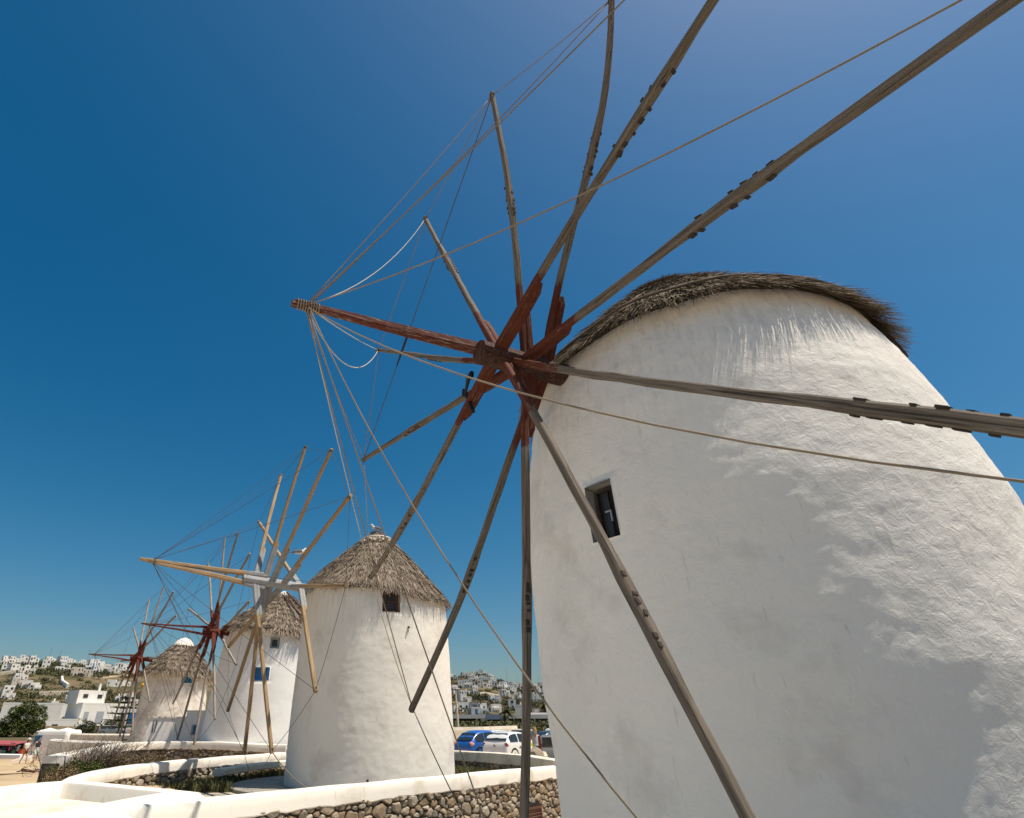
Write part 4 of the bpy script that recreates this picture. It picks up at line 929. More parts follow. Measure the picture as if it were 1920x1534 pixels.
# ------------------------------------------------------------------ vegetation
def leafmat(name, stops): return strawmat(name, stops, .75)
MT['leaf_green'] = leafmat('leaf_green', [(.15, (.02,.03,.008)), (.5, (.065,.085,.02)), (.9, (.16,.17,.04))])
MT['leaf_dark'] = leafmat('leaf_dark', [(.15, (.012,.018,.008)), (.5, (.03,.042,.016)), (.9, (.065,.08,.03))])
MT['leaf_olive'] = leafmat('leaf_olive', [(.15, (.05,.05,.02)), (.5, (.11,.105,.045)), (.9, (.19,.165,.08))])
MT['leaf_dry'] = leafmat('leaf_dry', [(.15, (.06,.045,.025)), (.5, (.16,.11,.06)), (.9, (.30,.225,.13))])
MT['leaf_fleshy'] = leafmat('leaf_fleshy', [(.12, (.03,.035,.014)), (.45, (.085,.09,.035)), (.7, (.15,.13,.055)), (.95, (.26,.19,.10))])
MT['leaf_palm'] = leafmat('leaf_palm', [(.2, (.03,.035,.015)), (.6, (.09,.095,.035)), (.95, (.22,.17,.075))])
MT['twig'] = leafmat('twig_grey', [(.2, (.085,.065,.05)), (.6, (.19,.15,.12)), (.95, (.33,.28,.23))])
MT['bark'] = simple('bark', (.13,.095,.065), (.08,.06,.042), 6, .95, .8, 14, .03)
def leaves(V, F, c, rad, n, size, rn, squash=.8, shell=.55):
    for _ in range(n):
        while True:
            q = Vector((rn.uniform(-1,1), rn.uniform(-1,1), rn.uniform(-1,1)))
            if q.length <= 1: break
        if rn.random() < shell and q.length > .05: q = q.normalized()*rn.uniform(.75, 1.05)
        p = Vector((c[0]+q.x*rad, c[1]+q.y*rad, c[2]+q.z*rad*squash))
        a = Vector((rn.gauss(0,1), rn.gauss(0,1), rn.gauss(0,.7))).normalized(); b = a.cross(Vector((rn.gauss(0,1), rn.gauss(0,1), rn.gauss(0,1)))).normalized()
        s = size*rn.uniform(.6, 1.4); o = len(V)
        V += [tuple(p-a*s), tuple(p+b*s*.45), tuple(p+a*s), tuple(p-b*s*.45)]; F.append((o, o+1, o+2, o+3))
def leafmesh(name, blobs, size, rn, squash=.8):
    V = []; F = []
    for c, r, n in blobs: leaves(V, F, c, r, n, size, rn, squash)
    me = bpy.data.meshes.new(name); me.from_pydata(V, [], F); me.update(); return me
def trunk(h, r, rn, limbs=4, lean=.1):
    mb = MB(); top = Vector((rn.uniform(-lean,lean)*h, rn.uniform(-lean,lean)*h, h))
    mb.sweep([Vector((0,0,-.3)), top*.5+Vector((rn.uniform(-.05,.05)*h, 0, 0)), top], [r, r*.8, r*.55], C8)
    for k in range(limbs):
        a = rn.uniform(0, 2*PI); b = top*rn.uniform(.55, .95); e = b+Vector((math.cos(a)*h*.45, math.sin(a)*h*.45, h*rn.uniform(.3,.6)))
        mb.sweep([b, (b+e)/2+Vector((0,0,-.04*h)), e], [r*.5, r*.35, r*.15], C5)
    return mb.mesh('trunk', True)
rv = random.Random(31)
# the leafy tree at the left edge
t = empty('leafy_tree', (-52.4, 85, -1.5), 'big dark green leafy tree at the left edge of the picture', 'tree')
T0 = Matrix.Translation((-52.4, 85, -1.5)); put('trunk', trunk(2.0, .22, rv, 6), MT['bark'], t, T0)
bl = [((0,0,2.6),1.7,1500),((-1.9,.3,1.9),1.3,1000),((1.7,0,2.4),1.35,1100),((.5,-.6,3.7),1.1,800),((-1.0,-.4,3.2),1.0,600),((2.3,-.3,1.5),1.0,700),((-2.9,-.2,1.3),1.0,650),((.2,-.9,1.3),1.3,900),((1.2,-.5,.8),.9,500),((1.9,.2,3.5),.7,300),((-1.7,-.6,.9),.9,500)]
put('crown', leafmesh('crown', bl, .13, rv), MT['leaf_green'], t, T0)
t = empty('round_bush', (-50.2, 98, -1.0), 'dark round bush in front of the blue door', 'bush'); T0 = Matrix.Translation((-50.2, 98, -1.0))
put('stem', trunk(.6, .1, rv, 4), MT['bark'], t, T0); put('foliage', leafmesh('foliage', [((0,0,.9),1.15,900),((-1,.2,.6),.8,500),((1.0,0,.6),.85,500)], .11, rv), MT['leaf_dark'], t, T0)
t = empty('round_bush', (-45.5, 98, -1.0), 'olive green bush between the blue door house and the cafe', 'bush'); T0 = Matrix.Translation((-45.5, 98, -1.0))
put('stem', trunk(.8, .1, rv, 4), MT['bark'], t, T0); put('foliage', leafmesh('foliage', [((0,0,1.3),.9,600),((.4,.1,.7),.8,500),((-.3,0,2.0),.5,200)], .10, rv), MT['leaf_olive'], t, T0)
# tiered pine
t = empty('tiered_pine', (-34.6, 75, -1.75), 'tiered pine with flat horizontal branches left of the farthest mill', 'tree'); T0 = Matrix.Translation((-34.6, 75, -1.75))
mb = MB(); mb.sweep([(0,0,-.3),(0,.05,2.5),(0,0,5.0)], [.13,.09,.03], C8); put('trunk', mb.mesh('trunk', True), MT['bark'], t, T0)
V = []; F = []
for z, r in ((1.6,1.9),(2.3,1.9),(3.0,1.65),(3.65,1.35),(4.2,1.0),(4.7,.6)):
    for k in range(9):
        a = 2*PI*k/9+z
        for s in range(7):
            q = (s+1)/7*r; leaves(V, F, (q*math.cos(a), q*math.sin(a), z+.12*q-.03*q*q), .14+.05*(1-s/7), 9, .085, rv, .4)
me = bpy.data.meshes.new('branches'); me.from_pydata(V, [], F); put('branches', me, MT['leaf_dark'], t, T0)
# palms
def palm(loc, h, r, n, label, dead):
    t = empty('palm_tree', loc, label, 'palm tree'); T0 = Matrix.Translation(loc); mb = MB()
    mb.sweep([(0,0,-.5),(.05,0,h*.5),(0,.05,h)], [.26,.2,.22], C8); put('trunk', mb.mesh('trunk', True), MT['bark'], t, T0)
    for nm, m, cnt, lo, hi in (('frond', MT['leaf_palm'], n, -.5, 1.25), ('dead_frond', MT['leaf_dry'], dead, -1.35, -.6)):
        for k in range(cnt):
            a = 2*PI*k/cnt*1.618*3; e = rv.uniform(lo, hi); V = []; F = []; prev = None
            for s in range(11):
                q = s/10; x = r*q*math.cos(e)*(.6+.4*abs(math.cos(e))); z = h+r*q*math.sin(e)-.55*r*q*q
                p = Vector((x*math.cos(a), x*math.sin(a), z))
                if prev is not None:
                    d = (p-prev).normalized(); sd = d.cross(Vector((0,0,1))).normalized(); L = .42*r*(1-.75*abs(q-.4))*.6
                    for sg in (-1, 1):
                        for w_ in (0, .5):
                            b = prev.lerp(p, w_); tip = b+sd*sg*L+d*L*.5-Vector((0,0,L*.35)); o = len(V)
                            V += [tuple(b-d*.05), tuple(b+d*.09), tuple(tip)]; F.append((o, o+1, o+2))
                prev = p
            me = bpy.data.meshes.new(nm); me.from_pydata(V, [], F); put(nm, me, m, t, T0)
palm((23.1,150,-.1), 2.7, 2.3, 34, 'short broad palm tree in front of the long grey building', 8)
palm((45.4,212,1.6), 4.4, 2.0, 26, 'taller thin palm tree at the right end of the long grey building', 16)
# hillside trees and scrub
hv = [random.Random(50+i) for i in range(3)]
HT = [leafmesh('hill_crown', [((0,0,1.0),1.0,110),((.7,.2,.7),.7,60),((-.6,-.1,.8),.75,60)], .2, hv[i], .85) for i in range(3)]
HTR = trunk(.8, .1, hv[0], 3)
for me, m in zip(HT, (MT['leaf_dark'], MT['leaf_green'], MT['leaf_dark'])): me.materials.append(m)
HTR.materials.append(MT['bark'])
TREES = [(-33.41, 476.0, 1.1, 1.0), (-32.52, 390.0, 2.0, 0.6), (-32.51, 536.0, 1.7, 0.6), (-31.86, 379.0, 1.6, 0.6), (-32.12, 531.0, 1.7, 0.71), (-32.18, 650, 1.8, 0.67), (-31.41, 390.0, 1.1, 0.83), (-31.58, 462.0, 1.9, 0.78), (-31.66, 575.0, 1.6, 1.0), (-31.48, 547.0, 1.7, 0.6), (-31.63, 650, 2.7, 1.0), (-31.01, 495.0, 2.3, 0.7), (-31.24, 650, 2.1, 1.14), (-30.93, 650, 2.4, 0.75), (-30.83, 650, 1.5, 0.6), (-30.01, 521.0, 1.9, 0.62), (-29.73, 414.0, 0.9, 1.0), (-29.5, 650, 1.2, 1.0), (-29.08, 650, 1.5, 1.0), (-28.79, 629.0, 2.0, 1.0), (-28.51, 515.0, 1.9, 0.75), (-27.82, 414.0, 1.1, 0.83), (-27.88, 500.0, 2.1, 0.67), (-27.35, 457.0, 1.5, 0.86), (-27.8, 650, 2.1, 0.6), (-26.91, 333.0, 1.1, 0.86), (-27.53, 650, 1.5, 0.8), (-27.09, 542.0, 2.0, 0.88), (-26.64, 448.0, 2.0, 0.8), (-26.6, 558.0, 1.5, 0.83), (-26.1, 427.0, 1.6, 1.0), (-26.53, 650, 2.7, 1.22), (-25.43, 650, 2.7, 0.6), (-25.04, 611.0, 2.0, 0.86)]
TREER = [(4.17, 905, 3.3, 0.75), (4.62, 905, 2.5, 0.83), (4.53, 393.0, 1.1, 0.83), (5.11, 374.0, 1.0, 1.0), (5.23, 448.0, 1.6, 0.88), (5.98, 667.0, 1.5, 1.0), (5.93, 510.0, 2.1, 0.78), (6.17, 905, 3.3, 1.0), (6.4, 766.0, 1.7, 1.4), (6.29, 382.0, 1.2, 0.71), (6.52, 505.0, 2.1, 0.89), (6.79, 409.0, 1.7, 0.67), (7.08, 905, 3.3, 0.6), (7.16, 525.0, 2.4, 0.8), (7.66, 569.0, 1.8, 0.71), (8.38, 905, 4.1, 0.6), (8.22, 393.0, 0.9, 0.8), (8.95, 905, 2.5, 0.67), (8.91, 485.0, 2.0, 0.78), (9.48, 586.0, 1.6, 1.0), (9.98, 905, 2.1, 1.0), (10.35, 872.0, 2.4, 1.0), (10.24, 510.0, 1.2, 1.4), (11.4, 905, 2.9, 0.71), (12.12, 905, 2.9, 0.6)]
rh = random.Random(9)
for lst, hill, grp, dm in ((TREES, 'left hillside', 'trees on the left hillside', 140), (TREER, 'hill behind the cars', 'trees on the hill behind the cars', 200)):
    names = []
    cnt = {}
    for i, (az, d, s, asp) in enumerate(lst):
        p = polar(az, d); z = ground_z(p.x, p.y); hgt = 'low' if asp < .75 else 'tall' if asp > .95 else 'rounded'
        fr = d/(640 if hill[0] == 'l' else 900); band = 'skyline' if fr > .93 else 'upper slope' if fr > .72 else 'middle slope' if fr > .52 else 'lower slope'
        o = cnt.get(band, 0); cnt[band] = o+1
        lab = '%s dark tree %s on the %s %s' % (hgt, ORD[o], 'left hill' if hill[0] == 'l' else 'right hill', band)
        t = empty('hill_tree', (p.x, p.y, z), lab, 'tree', grp); M = Matrix.Translation((p.x, p.y, z-.2)) @ Matrix.Rotation(rh.uniform(0,6), 4, 'Z') @ Matrix.Diagonal((s, s, s*asp, 1))
        put('trunk', HTR, None, t, M); put('crown', HT[i % 3], None, t, M)
def scrub(name, label, azr, dr, n, rn, size, m, powr=1.0, keep=None):
    V = []; F = []
    for _ in range(n):
        az = rn.uniform(*azr); d = dr[0]+(dr[1]-dr[0])*rn.random()**powr; p = polar(az, d)
        if nz(p.x, p.y, 0, .012)+nz(p.x, p.y, 3, .05)*.6 < rn.uniform(-.25, .35): continue
        if keep and not keep(p): continue
        s = size*rn.uniform(.5, 1.5)*(d/400)**.5; z = ground_z(p.x, p.y)
        leaves(V, F, (p.x, p.y, z+s*.35), s, 24, s*.24, rn, .55)
    me = bpy.data.meshes.new(name); me.from_pydata(V, [], F); me.update()
    return tag(put(name, me, m), label, kind='stuff')
scrub('hill_scrub', 'low olive scrub on the hills', (-37, -21), (140, 650), 5200, random.Random(3), 1.7, MT['leaf_olive'], .8)
scrub('hill_scrub', 'dark green bushes on the hills', (-37, -21), (140, 650), 3000, random.Random(4), 1.8, MT['leaf_dark'], .8)
scrub('hill_scrub', 'scattered bushes on the hill behind the cars', (3, 15), (210, 900), 2200, random.Random(5), 1.9, MT['leaf_dark'], .8)
scrub('hill_scrub', 'dry brown scrub on the hill behind the cars', (3, 15), (210, 900), 1200, random.Random(15), 1.8, MT['leaf_dry'], .8)
scrub('roadside_scrub', 'olive scrub between the car park and the long grey building', (2.5, 17), (66, 164), 3400, random.Random(6), 1.5, MT['leaf_olive'])
# succulents inside the curved walls
def blades(name, label, pts, rn, h, w, m, lean=.6):
    V = []; F = []
    for x, y, z in pts:
        hh = h*rn.uniform(.5, 1.3); a = rn.uniform(0, 2*PI); b = rn.uniform(0, lean)*hh; c = rn.uniform(0, 2*PI); ww = w*rn.uniform(.7,1.4)
        sx, sy = math.cos(c)*ww, math.sin(c)*ww; mx, my = math.cos(a)*b, math.sin(a)*b; o = len(V)
        V += [(x-sx, y-sy, z-.02), (x+sx, y+sy, z-.02), (x+mx*.4+sx*.8, y+my*.4+sy*.8, z+hh*.55), (x+mx*.4-sx*.8, y+my*.4-sy*.8, z+hh*.55), (x+mx, y+my, z+hh)]
        F += [(o, o+1, o+2, o+3), (o+3, o+2, o+4)]
    me = bpy.data.meshes.new(name); me.from_pydata(V, [], F); me.update(); return tag(put(name, me, m), label, kind='stuff')
rg = random.Random(12); pts = []; soil = MB()
while len(pts) < 26000:
    x = rg.uniform(-7.2, 4.6); y = rg.uniform(15, 27)
    if not inside(ring_in, x, y): continue
    d2 = math.hypot(x+1.19, y-19.4)
    if x < 0 and (d2 < 4.02 or y < 17.3+.25*nz(x, y, 0, .9)): continue
    if x >= 0 and d2 < 2.55: continue
    if x > 0 and (x*1.0-(y-12.9)*.9+.0) > 1.1: continue
    g = nz(x, y, 2, .7)+.4*nz(x, y, 7, 2.2)
    if g < rg.uniform(-.55, .1): continue
    pts.append((x, y, -1.5))
blades('succulents', 'fleshy green and brown ground cover inside the curved walls', pts, rg, .20, .016, MT['leaf_fleshy'], .9)
# dry shrub thicket against the terrace wall
def gzl(x, y): return ground_z(x, y)
t = empty('dry_shrub', (-8.9, 17.6, -1.3), 'grey leafless twiggy shrub in front of the white topped wall', 'shrub')
mb_v = []; mb_f = []
rs = random.Random(14); mb = MB()
for k in range(300):
    b = Vector((-8.7+rs.gauss(0,.32), 17.7+rs.gauss(0,.6), -1.3)); a = rs.gauss(.35, .8); sp = rs.uniform(.35, 1.25)
    e = b+Vector((math.sin(a)*sp*.95, rs.gauss(0,.3), rs.uniform(.55, 1.02)+(.12 if rs.random() < .3 else 0)))
    m_ = b.lerp(e, .55)+Vector((rs.gauss(0,.06), rs.gauss(0,.06), rs.uniform(.0,.16)))
    mb.sweep([b, m_, e], [.009, .006, .002], circ(3), cap=False)
    for q in range(3):
        c = m_.lerp(e, rs.uniform(0,.9)); f = c+Vector((rs.gauss(.05,.14), rs.gauss(0,.1), rs.uniform(.03,.22)))
        mb.sweep([c, f], [.004, .0015], circ(3), cap=False)
put('twigs', mb.raw('twigs'), MT['twig'], t)
V = []; F = []
for k in range(40): leaves(V, F, (-8.6+rs.gauss(0,.6), 17.4+rs.gauss(0,.7), -1.0+rs.uniform(-.2,.25)), .2, 50, .025, rs, .8)
me = bpy.data.meshes.new('dead_leaves'); me.from_pydata(V, [], F); put('dead_leaves', me, MT['leaf_dry'], t)
for lab, m, spots, sz in (('dense green shrub at the foot of the white topped wall', MT['leaf_green'], [(-8.75,17.2,.42),(-8.5,17.6,.42),(-8.6,16.4,.36),(-8.2,16.5,.35)], .024),
                      ('brownish shrub hugging the rubble wall right of the green one', MT['leaf_dry'], [(-8.1,17.4,.42),(-7.8,18.2,.42),(-8.1,19.4,.42),(-8.35,16.0,.36),(-7.7,17.0,.36),(-8.1,15.3,.3),(-8.4,20.6,.42)], .022)):
    c0 = spots[0]; t = empty('low_shrub', (c0[0], c0[1], -1.3), lab, 'shrub')
    put('stem', trunk(.35, .03, rs, 5), MT['bark'], t, Matrix.Translation((c0[0], c0[1], -1.3)))
    V = []; F = []
    for x, y, r in spots:
        for q in range(5): leaves(V, F, (x+rs.gauss(0,r*.5), y+rs.gauss(0,r*.5), -1.3+r*.7+rs.uniform(-.15,.25)*r), r*.75, 620, sz, rs, .9, .3)
    me = bpy.data.meshes.new('foliage'); me.from_pydata(V, [], F); put('foliage', me, m, t)
pts = []
while len(pts) < 6500:
    x = rg.uniform(-10.2, -7.1); y = rg.uniform(14.6, 24)
    if x < -.545*y or x > -7.35: continue
    pts.append((x, y, -1.38))
blades('dry_grass', 'tall dry brown grass below the terrace wall', pts, rg, .36, .006, MT['leaf_dry'], .5)

# ------------------------------------------------------------------ parked cars
PAINT = {'blue': carpaint('car_blue', (.025,.12,.42)), 'white': carpaint('car_white', (.78,.77,.74)), 'silver': carpaint('car_silver', (.50,.50,.49), .35), 'beige': carpaint('car_beige', (.62,.50,.36), .4),
         'dark': carpaint('car_dark', (.03,.035,.045)), 'grey': carpaint('car_grey', (.20,.195,.185), .35)}
MT['glass_car'] = simple('glass_car', (.02,.026,.028), (.03,.036,.036), 2, .08, spec=.6)
MT['tail_red'] = simple('tail_red', (.16,.006,.012), (.24,.012,.02), 9, .15, spec=.6)
MT['tail_pale'] = simple('tail_pale', (.62,.22,.18), (.75,.42,.38), 9, .15, spec=.6)
MT['tyre'] = simple('tyre', (.015,.015,.015), (.025,.025,.025), 9, .8)
MT['rim_metal'] = simple('rim_metal', (.4,.4,.4), (.3,.3,.3), 9, .35, metallic=.8)
def car(label, loc, heading, paint, L=3.75, W=1.66, H=1.48, style='hatch', tail='tail_red', emblem=False, plate=False, group='cars parked behind the low wall'):
    """local x forward from the tail, y left, z up"""
    if style == 'van':
        st = [(0,.42,.55,.93,.95),(.05,.85,.95,.97,.95),(.10,1.0,1.05,.97,.95),(.22,1.02,H-.10,.98,.87),(.5,1.02,H-.02,1,.87),(1.4,1.02,H,1,.87),(2.3,1.01,H-.03,1,.86),(2.75,1.0,H-.38,1,.88),(3.1,.97,1.03,.98,.9),(3.6,.9,.93,.95,.9),(3.85,.6,.65,.86,.9)]
    elif style == 'bubble':
        st = [(0,.45,.52,.80,.9),(.06,.74,.80,.90,.92),(.16,.90,.95,.94,.92),(.40,.94,1.22,.97,.80),(.70,.94,1.40,1,.76),(1.15,.94,H-.01,1,.75),(1.7,.94,H,1,.75),(2.2,.93,H-.09,1,.76),(2.75,.92,1.0,.98,.82),(3.3,.86,.90,.93,.86),(3.62,.62,.68,.85,.9),(3.7,.45,.5,.76,.9)]
    else:
        st = [(0,.45,.52,.86,.9),(.05,.78,.84,.93,.92),(.14,.94,.99,.96,.92),(.36,.97,1.27,.98,.80),(.62,.97,H-.07,1,.78),(1.2,.97,H,1,.77),(1.8,.96,H-.02,1,.77),(2.3,.95,H-.12,1,.78),(2.95,.93,1.0,.98,.84),(3.45,.84,.88,.94,.88),(3.8,.58,.64,.86,.9),(3.9,.42,.48,.76,.9)]
    kx = L/st[-1][0]
    M = Matrix.Translation(loc) @ Matrix.Rotation(PI/2-R(heading), 4, 'Z'); root = empty('parked_car', loc, label, 'car', group)
    V = []; F = []; nst = len(st)
    for x, zb, zt, wb, wt_ in st:
        w = W/2*wb; t = max(zt, zb+.03); wtop = W/2*wt_*wb; r = [(0,.2),(w*.9,.2),(w,.34),(w,.5*zb+.17),(w*.985,zb*.93),(w*.965,zb)]
        r += [(w*.965+(wtop-w*.965)*.5, zb+(t-zb)*.5), (wtop, zb+(t-zb)*.86), (wtop*.86, zb+(t-zb)*.97), (0, t)]
        full = [(y, z) for y, z in r]+[(-y, z) for y, z in reversed(r[1:-1])]
        for y, z in full: V.append((x*kx, y, z))
    K = len(full)
    for i in range(nst-1):
        for k in range(K): a = i*K+k; b = i*K+(k+1) % K; F.append((a, b, b+K, a+K))
    F.append(tuple(range(K))); F.append(tuple((nst-1)*K+k for k in range(K)))
    me = bpy.data.meshes.new('car_body'); me.from_pydata(V, [], F); me.update(); bm = bmesh.new(); bm.from_mesh(me)
    bmesh.ops.recalc_face_normals(bm, faces=bm.faces); bmesh.ops.subdivide_edges(bm, edges=bm.edges, cuts=1, use_grid_fill=True, smooth=.25); bm.to_mesh(me); bm.free()
    me.polygons.foreach_set('use_smooth', [True]*len(me.polygons))
    body = put('body', me, PAINT[paint], root, M)
    def P(i, y, z): return None
    def patch(nm, quads, mat, off=.012):
        mb = MB(); 
        for q in quads:
            q = [Vector(p) for p in q]; nrm = (q[1]-q[0]).cross(q[3]-q[0]).normalized(); c = sum(q, Vector())/4
            if nrm.dot(c-Vector((L/2, 0, .7))) < 0: nrm.negate()
            mb.quad(*[tuple(p.lerp(c, .05)+nrm*off) for p in q])
        return put(nm, mb.mesh(nm), mat, body, M)
    def at(i, row, sg): p = V[i*K+row]; return Vector((p[0], p[1]*sg, p[2]))
    gi = [i for i in range(nst) if st[i][2] > st[i][1]+.18]
    mid = gi[len(gi)//2]
    for sg in (1, -1):
        for a, b in ((gi[0], mid), (mid, gi[-1])):
            q = []
            for i in range(a, b):
                f0 = .12 if i == a else 0; f1 = .9 if i == b-1 else 1
                lo0 = at(i,5,sg).lerp(at(i+1,5,sg), f0); lo1 = at(i,5,sg).lerp(at(i+1,5,sg), f1); m0 = at(i,6,sg).lerp(at(i+1,6,sg), f0); m1 = at(i,6,sg).lerp(at(i+1,6,sg), f1); h0 = at(i,7,sg).lerp(at(i+1,7,sg), f0); h1 = at(i,7,sg).lerp(at(i+1,7,sg), f1)
                q += [(lo0.lerp(m0,.1), lo1.lerp(m1,.1), m1, m0), (m0, m1, h1.lerp(m1,.12), h0.lerp(m0,.12))]
            mb = MB()
            for qq in q: mb.quad(*[tuple(p+Vector((0, sg*.03, 0))) for p in qq])
            put('side_window', mb.mesh('side_window'), MT['glass_car'], body, M)
    g0 = gi[0]; i0 = g0-1; i1 = g0+1 if style != 'van' else g0
    def screen(nm, ia, ib, ts):
        mb = MB(); pts = []
        for t in ts:
            x0 = at(ia, 9, 1).lerp(at(ib, 9, 1), t); y0 = at(ia, 5 if ia < ib else 5, 1).lerp(at(ib, 7, 1), t); pts.append((x0.x, abs(y0.y)*.90, x0.z))
        for (xa, ya, za), (xb, yb, zb) in zip(pts, pts[1:]):
            o = .055*(-1 if ia < nst//2 else 1)
            for u0, u1 in ((-1,-.5),(-.5,0),(0,.5),(.5,1)):
                mb.quad((xa+o-abs(u0)*o*.3, ya*u0, za+.02), (xa+o-abs(u1)*o*.3, ya*u1, za+.02), (xb+o-abs(u1)*o*.3, yb*u1, zb+.02), (xb+o-abs(u0)*o*.3, yb*u0, zb+.02))
        put(nm, mb.mesh(nm), MT['glass_car'], body, M)
    if style == 'van':
        mb = MB(); mb.box((.12,0,1.24-.05), (.03, W*.80, .46)); put('rear_window', mb.mesh('rear_window'), MT['glass_car'], body, M)
    else: screen('rear_window', i0, i1, (.1,.4,.7,.93))
    screen('windscreen', gi[-1]+1, gi[-1], (.08,.4,.7,.9))
    for x in (L*.18, L*.81):
        for sg in (1, -1):
            mb = MB(); mb.sweep([(x, sg*(W/2-.20), .30), (x, sg*(W/2-.005), .30)], [.30], circ(24), up=(0,0,1)); w_ = put('wheel', mb.mesh('tyre'), MT['tyre'], root, M)
            mb = MB(); mb.sweep([(x, sg*(W/2-.02), .30), (x, sg*(W/2+.008), .30)], [.19], circ(16), up=(0,0,1)); put('rim', mb.mesh('rim'), MT['rim_metal'], w_, M)
            mb = MB(); mb.sweep([Vector((x+.37*math.cos(a), sg*(W/2+.002), .30+.37*math.sin(a))) for a in [PI*j/12 for j in range(13)]], [(.045,.02)], C8, up=(0,sg,0)); put('wheel_arch', mb.mesh('wheel_arch'), MT['tyre'], body, M)
    for sg in (1, -1):
        mb = MB()
        if style == 'van': mb.box((.05, sg*(W/2*.93), 1.0), (.13, .11, .95))
        else: mb.sweep([Vector((.075, sg*W*.395, .80)), Vector((.16, sg*W*.425, .82)), Vector((.30, sg*W*.46, .83))], [(.10,.13),(.11,.14),(.03,.05)], C12)
        put('tail_light', mb.mesh('tail_light', True), MT[tail], body, M)
        put('door_handle', MB().box((L*.43, sg*(W/2*.995), .80), (.15, .05, .035)).mesh('door_handle'), PAINT['dark'], body, M)
        put('mirror', MB().box((L*.69, sg*(W/2+.07), 1.0), (.12, .16, .12)).mesh('mirror'), PAINT[paint], body, M)
    put('bumper', MB().box((.02,0,.42), (.10, W*.80, .18)).mesh('bumper'), PAINT['grey' if style == 'van' else paint], body, M)
    if emblem:
        mb = MB(); x = .035 if style != 'van' else .03
        for z in (.80, .745): mb.bar((x,-.065,z), (x,0,z+.07), .016, .016); mb.bar((x,.065,z), (x,0,z+.07), .016, .016)
        put('emblem', mb.mesh('emblem'), MT['rim_metal'] if style == 'van' else PAINT['dark'], body, M)
    if style == 'hatch' and emblem:
        mb = MB(); y = -W/2*.99
        for u, v in ((0,.04),(-.06,-.02),(.06,-.02)): mb.sweep([(L*.33+u, y-.012, .72+v), (L*.33+u, y+.01, .72+v)], [.045], C8)
        put('flank_mark', mb.mesh('flank_mark'), PAINT['dark'], body, M)
    if plate: put('number_plate', MB().box((-.035,.1,.60), (.02,.5,.11)).mesh('number_plate'), MT['wall_far'], body, M)
    return root
GZ = -1.72
def cpos(bx, by): return (bx, by, GZ)
car('small rounded blue hatchback beside the second windmill', (3.0, 37.6, GZ), 52, 'blue', 3.7, 1.64, 1.52, 'bubble', 'tail_pale')
car('white hatchback with dark rear window and chevron badge next to the blue car', (4.55, 35.0, GZ), 42, 'white', 3.9, 1.72, 1.47, 'hatch', 'tail_red', True)
car('silver white car showing its side windows behind the white hatchback', (5.0, 47.5, GZ), 66, 'silver', 4.1, 1.7, 1.50, 'hatch')
car('sand coloured car mostly hidden behind the white hatchback', (8.2, 49, GZ), 30, 'beige', 4.0, 1.7, 1.55, 'hatch')
car('dark car behind the woman with yellow bag', (8.7, 44.5, GZ), 62, 'dark', 4.1, 1.7, 1.45, 'hatch')
car('pale car at the far right of the car park behind the grey van', (11.4, 52, GZ), 55, 'white', 4.1, 1.7, 1.62, 'van')
car('grey van with tall red lights and dark rear window beside the near mill', (5.95, 25.6, GZ-.08), 12, 'grey', 3.9, 1.66, 1.50, 'van', 'tail_red', True, True)
car('dark car parked at the foot of the town house bush', (-43.5, 88, -1.25), 70, 'grey', 4.0, 1.7, 1.4, 'hatch', group='cars parked below the town')
# boulders beside the van
for loc, s, lab, m in (((4.72,24.3,-.98), (.34,.24,.22), 'dark angular boulder on the ground beside the grey van', MT['stone_b']), ((5.02,24.5,-1.1), (.20,.2,.2), 'small pale boulder leaning against the grey van', MT['wall_tan'])):
    bm = bmesh.new(); bmesh.ops.create_icosphere(bm, subdivisions=2, radius=1)
    for v in bm.verts:
        k = 1+nz(v.co.x, v.co.y, v.co.z+s[0]*9, 1.1)*.45; v.co = Vector((v.co.x*s[0]*k, v.co.y*s[1]*k, max(-.6, v.co.z)*s[2]*k*1.3))
    me = bpy.data.meshes.new('boulder'); bm.to_mesh(me); bm.free(); tag(put('boulder', me, m, None, Matrix.Translation(loc)), lab, 'boulder')
mnd = MB(); 
for k in range(5): mnd.sweep([(4.4+.25*k,24.35,-1.8),(4.4+.25*k,24.35,-1.18-.02*(k % 2))], [(.2,.22),(.13,.14)], C8)
tag(put('earth_mound', mnd.mesh('earth_mound', True), MT['wall_tan']), 'low earth mound behind the cream topped wall', kind='structure')

# ------------------------------------------------------------------ people
SKIN = simple('skin', (.52,.30,.20), (.46,.25,.165), 6, .6); SKIN_D = simple('skin_tan', (.36,.19,.12), (.31,.16,.10), 6, .6)
def cloth(name, c): return simple('cloth_'+name, c, tuple(x*.8 for x in c), 8, .9)
def skin_body(name, J, E, rad, mat, root, M):
    me = bpy.data.meshes.new(name); names = list(J); me.from_pydata([J[k] for k in names], [(names.index(a), names.index(b)) for a, b in E], []); me.update()
    o = bpy.data.objects.new(name, me); COL.objects.link(o); sk = o.modifiers.new('skin', 'SKIN'); sv = me.skin_vertices[0].data
    for i, k in enumerate(names): sv[i].radius = rad[k] if isinstance(rad[k], tuple) else (rad[k], rad[k])
    sv[names.index('pelvis')].use_root = True
    sb = o.modifiers.new('sub', 'SUBSURF'); sb.levels = 2; sb.render_levels = 2
    dg = bpy.context.evaluated_depsgraph_get(); me2 = bpy.data.meshes.new_from_object(o.evaluated_get(dg)); bpy.data.objects.remove(o)
    me2.materials.clear(); me2.polygons.foreach_set('use_smooth', [True]*len(me2.polygons))
    return put(name, me2, mat, root, M)
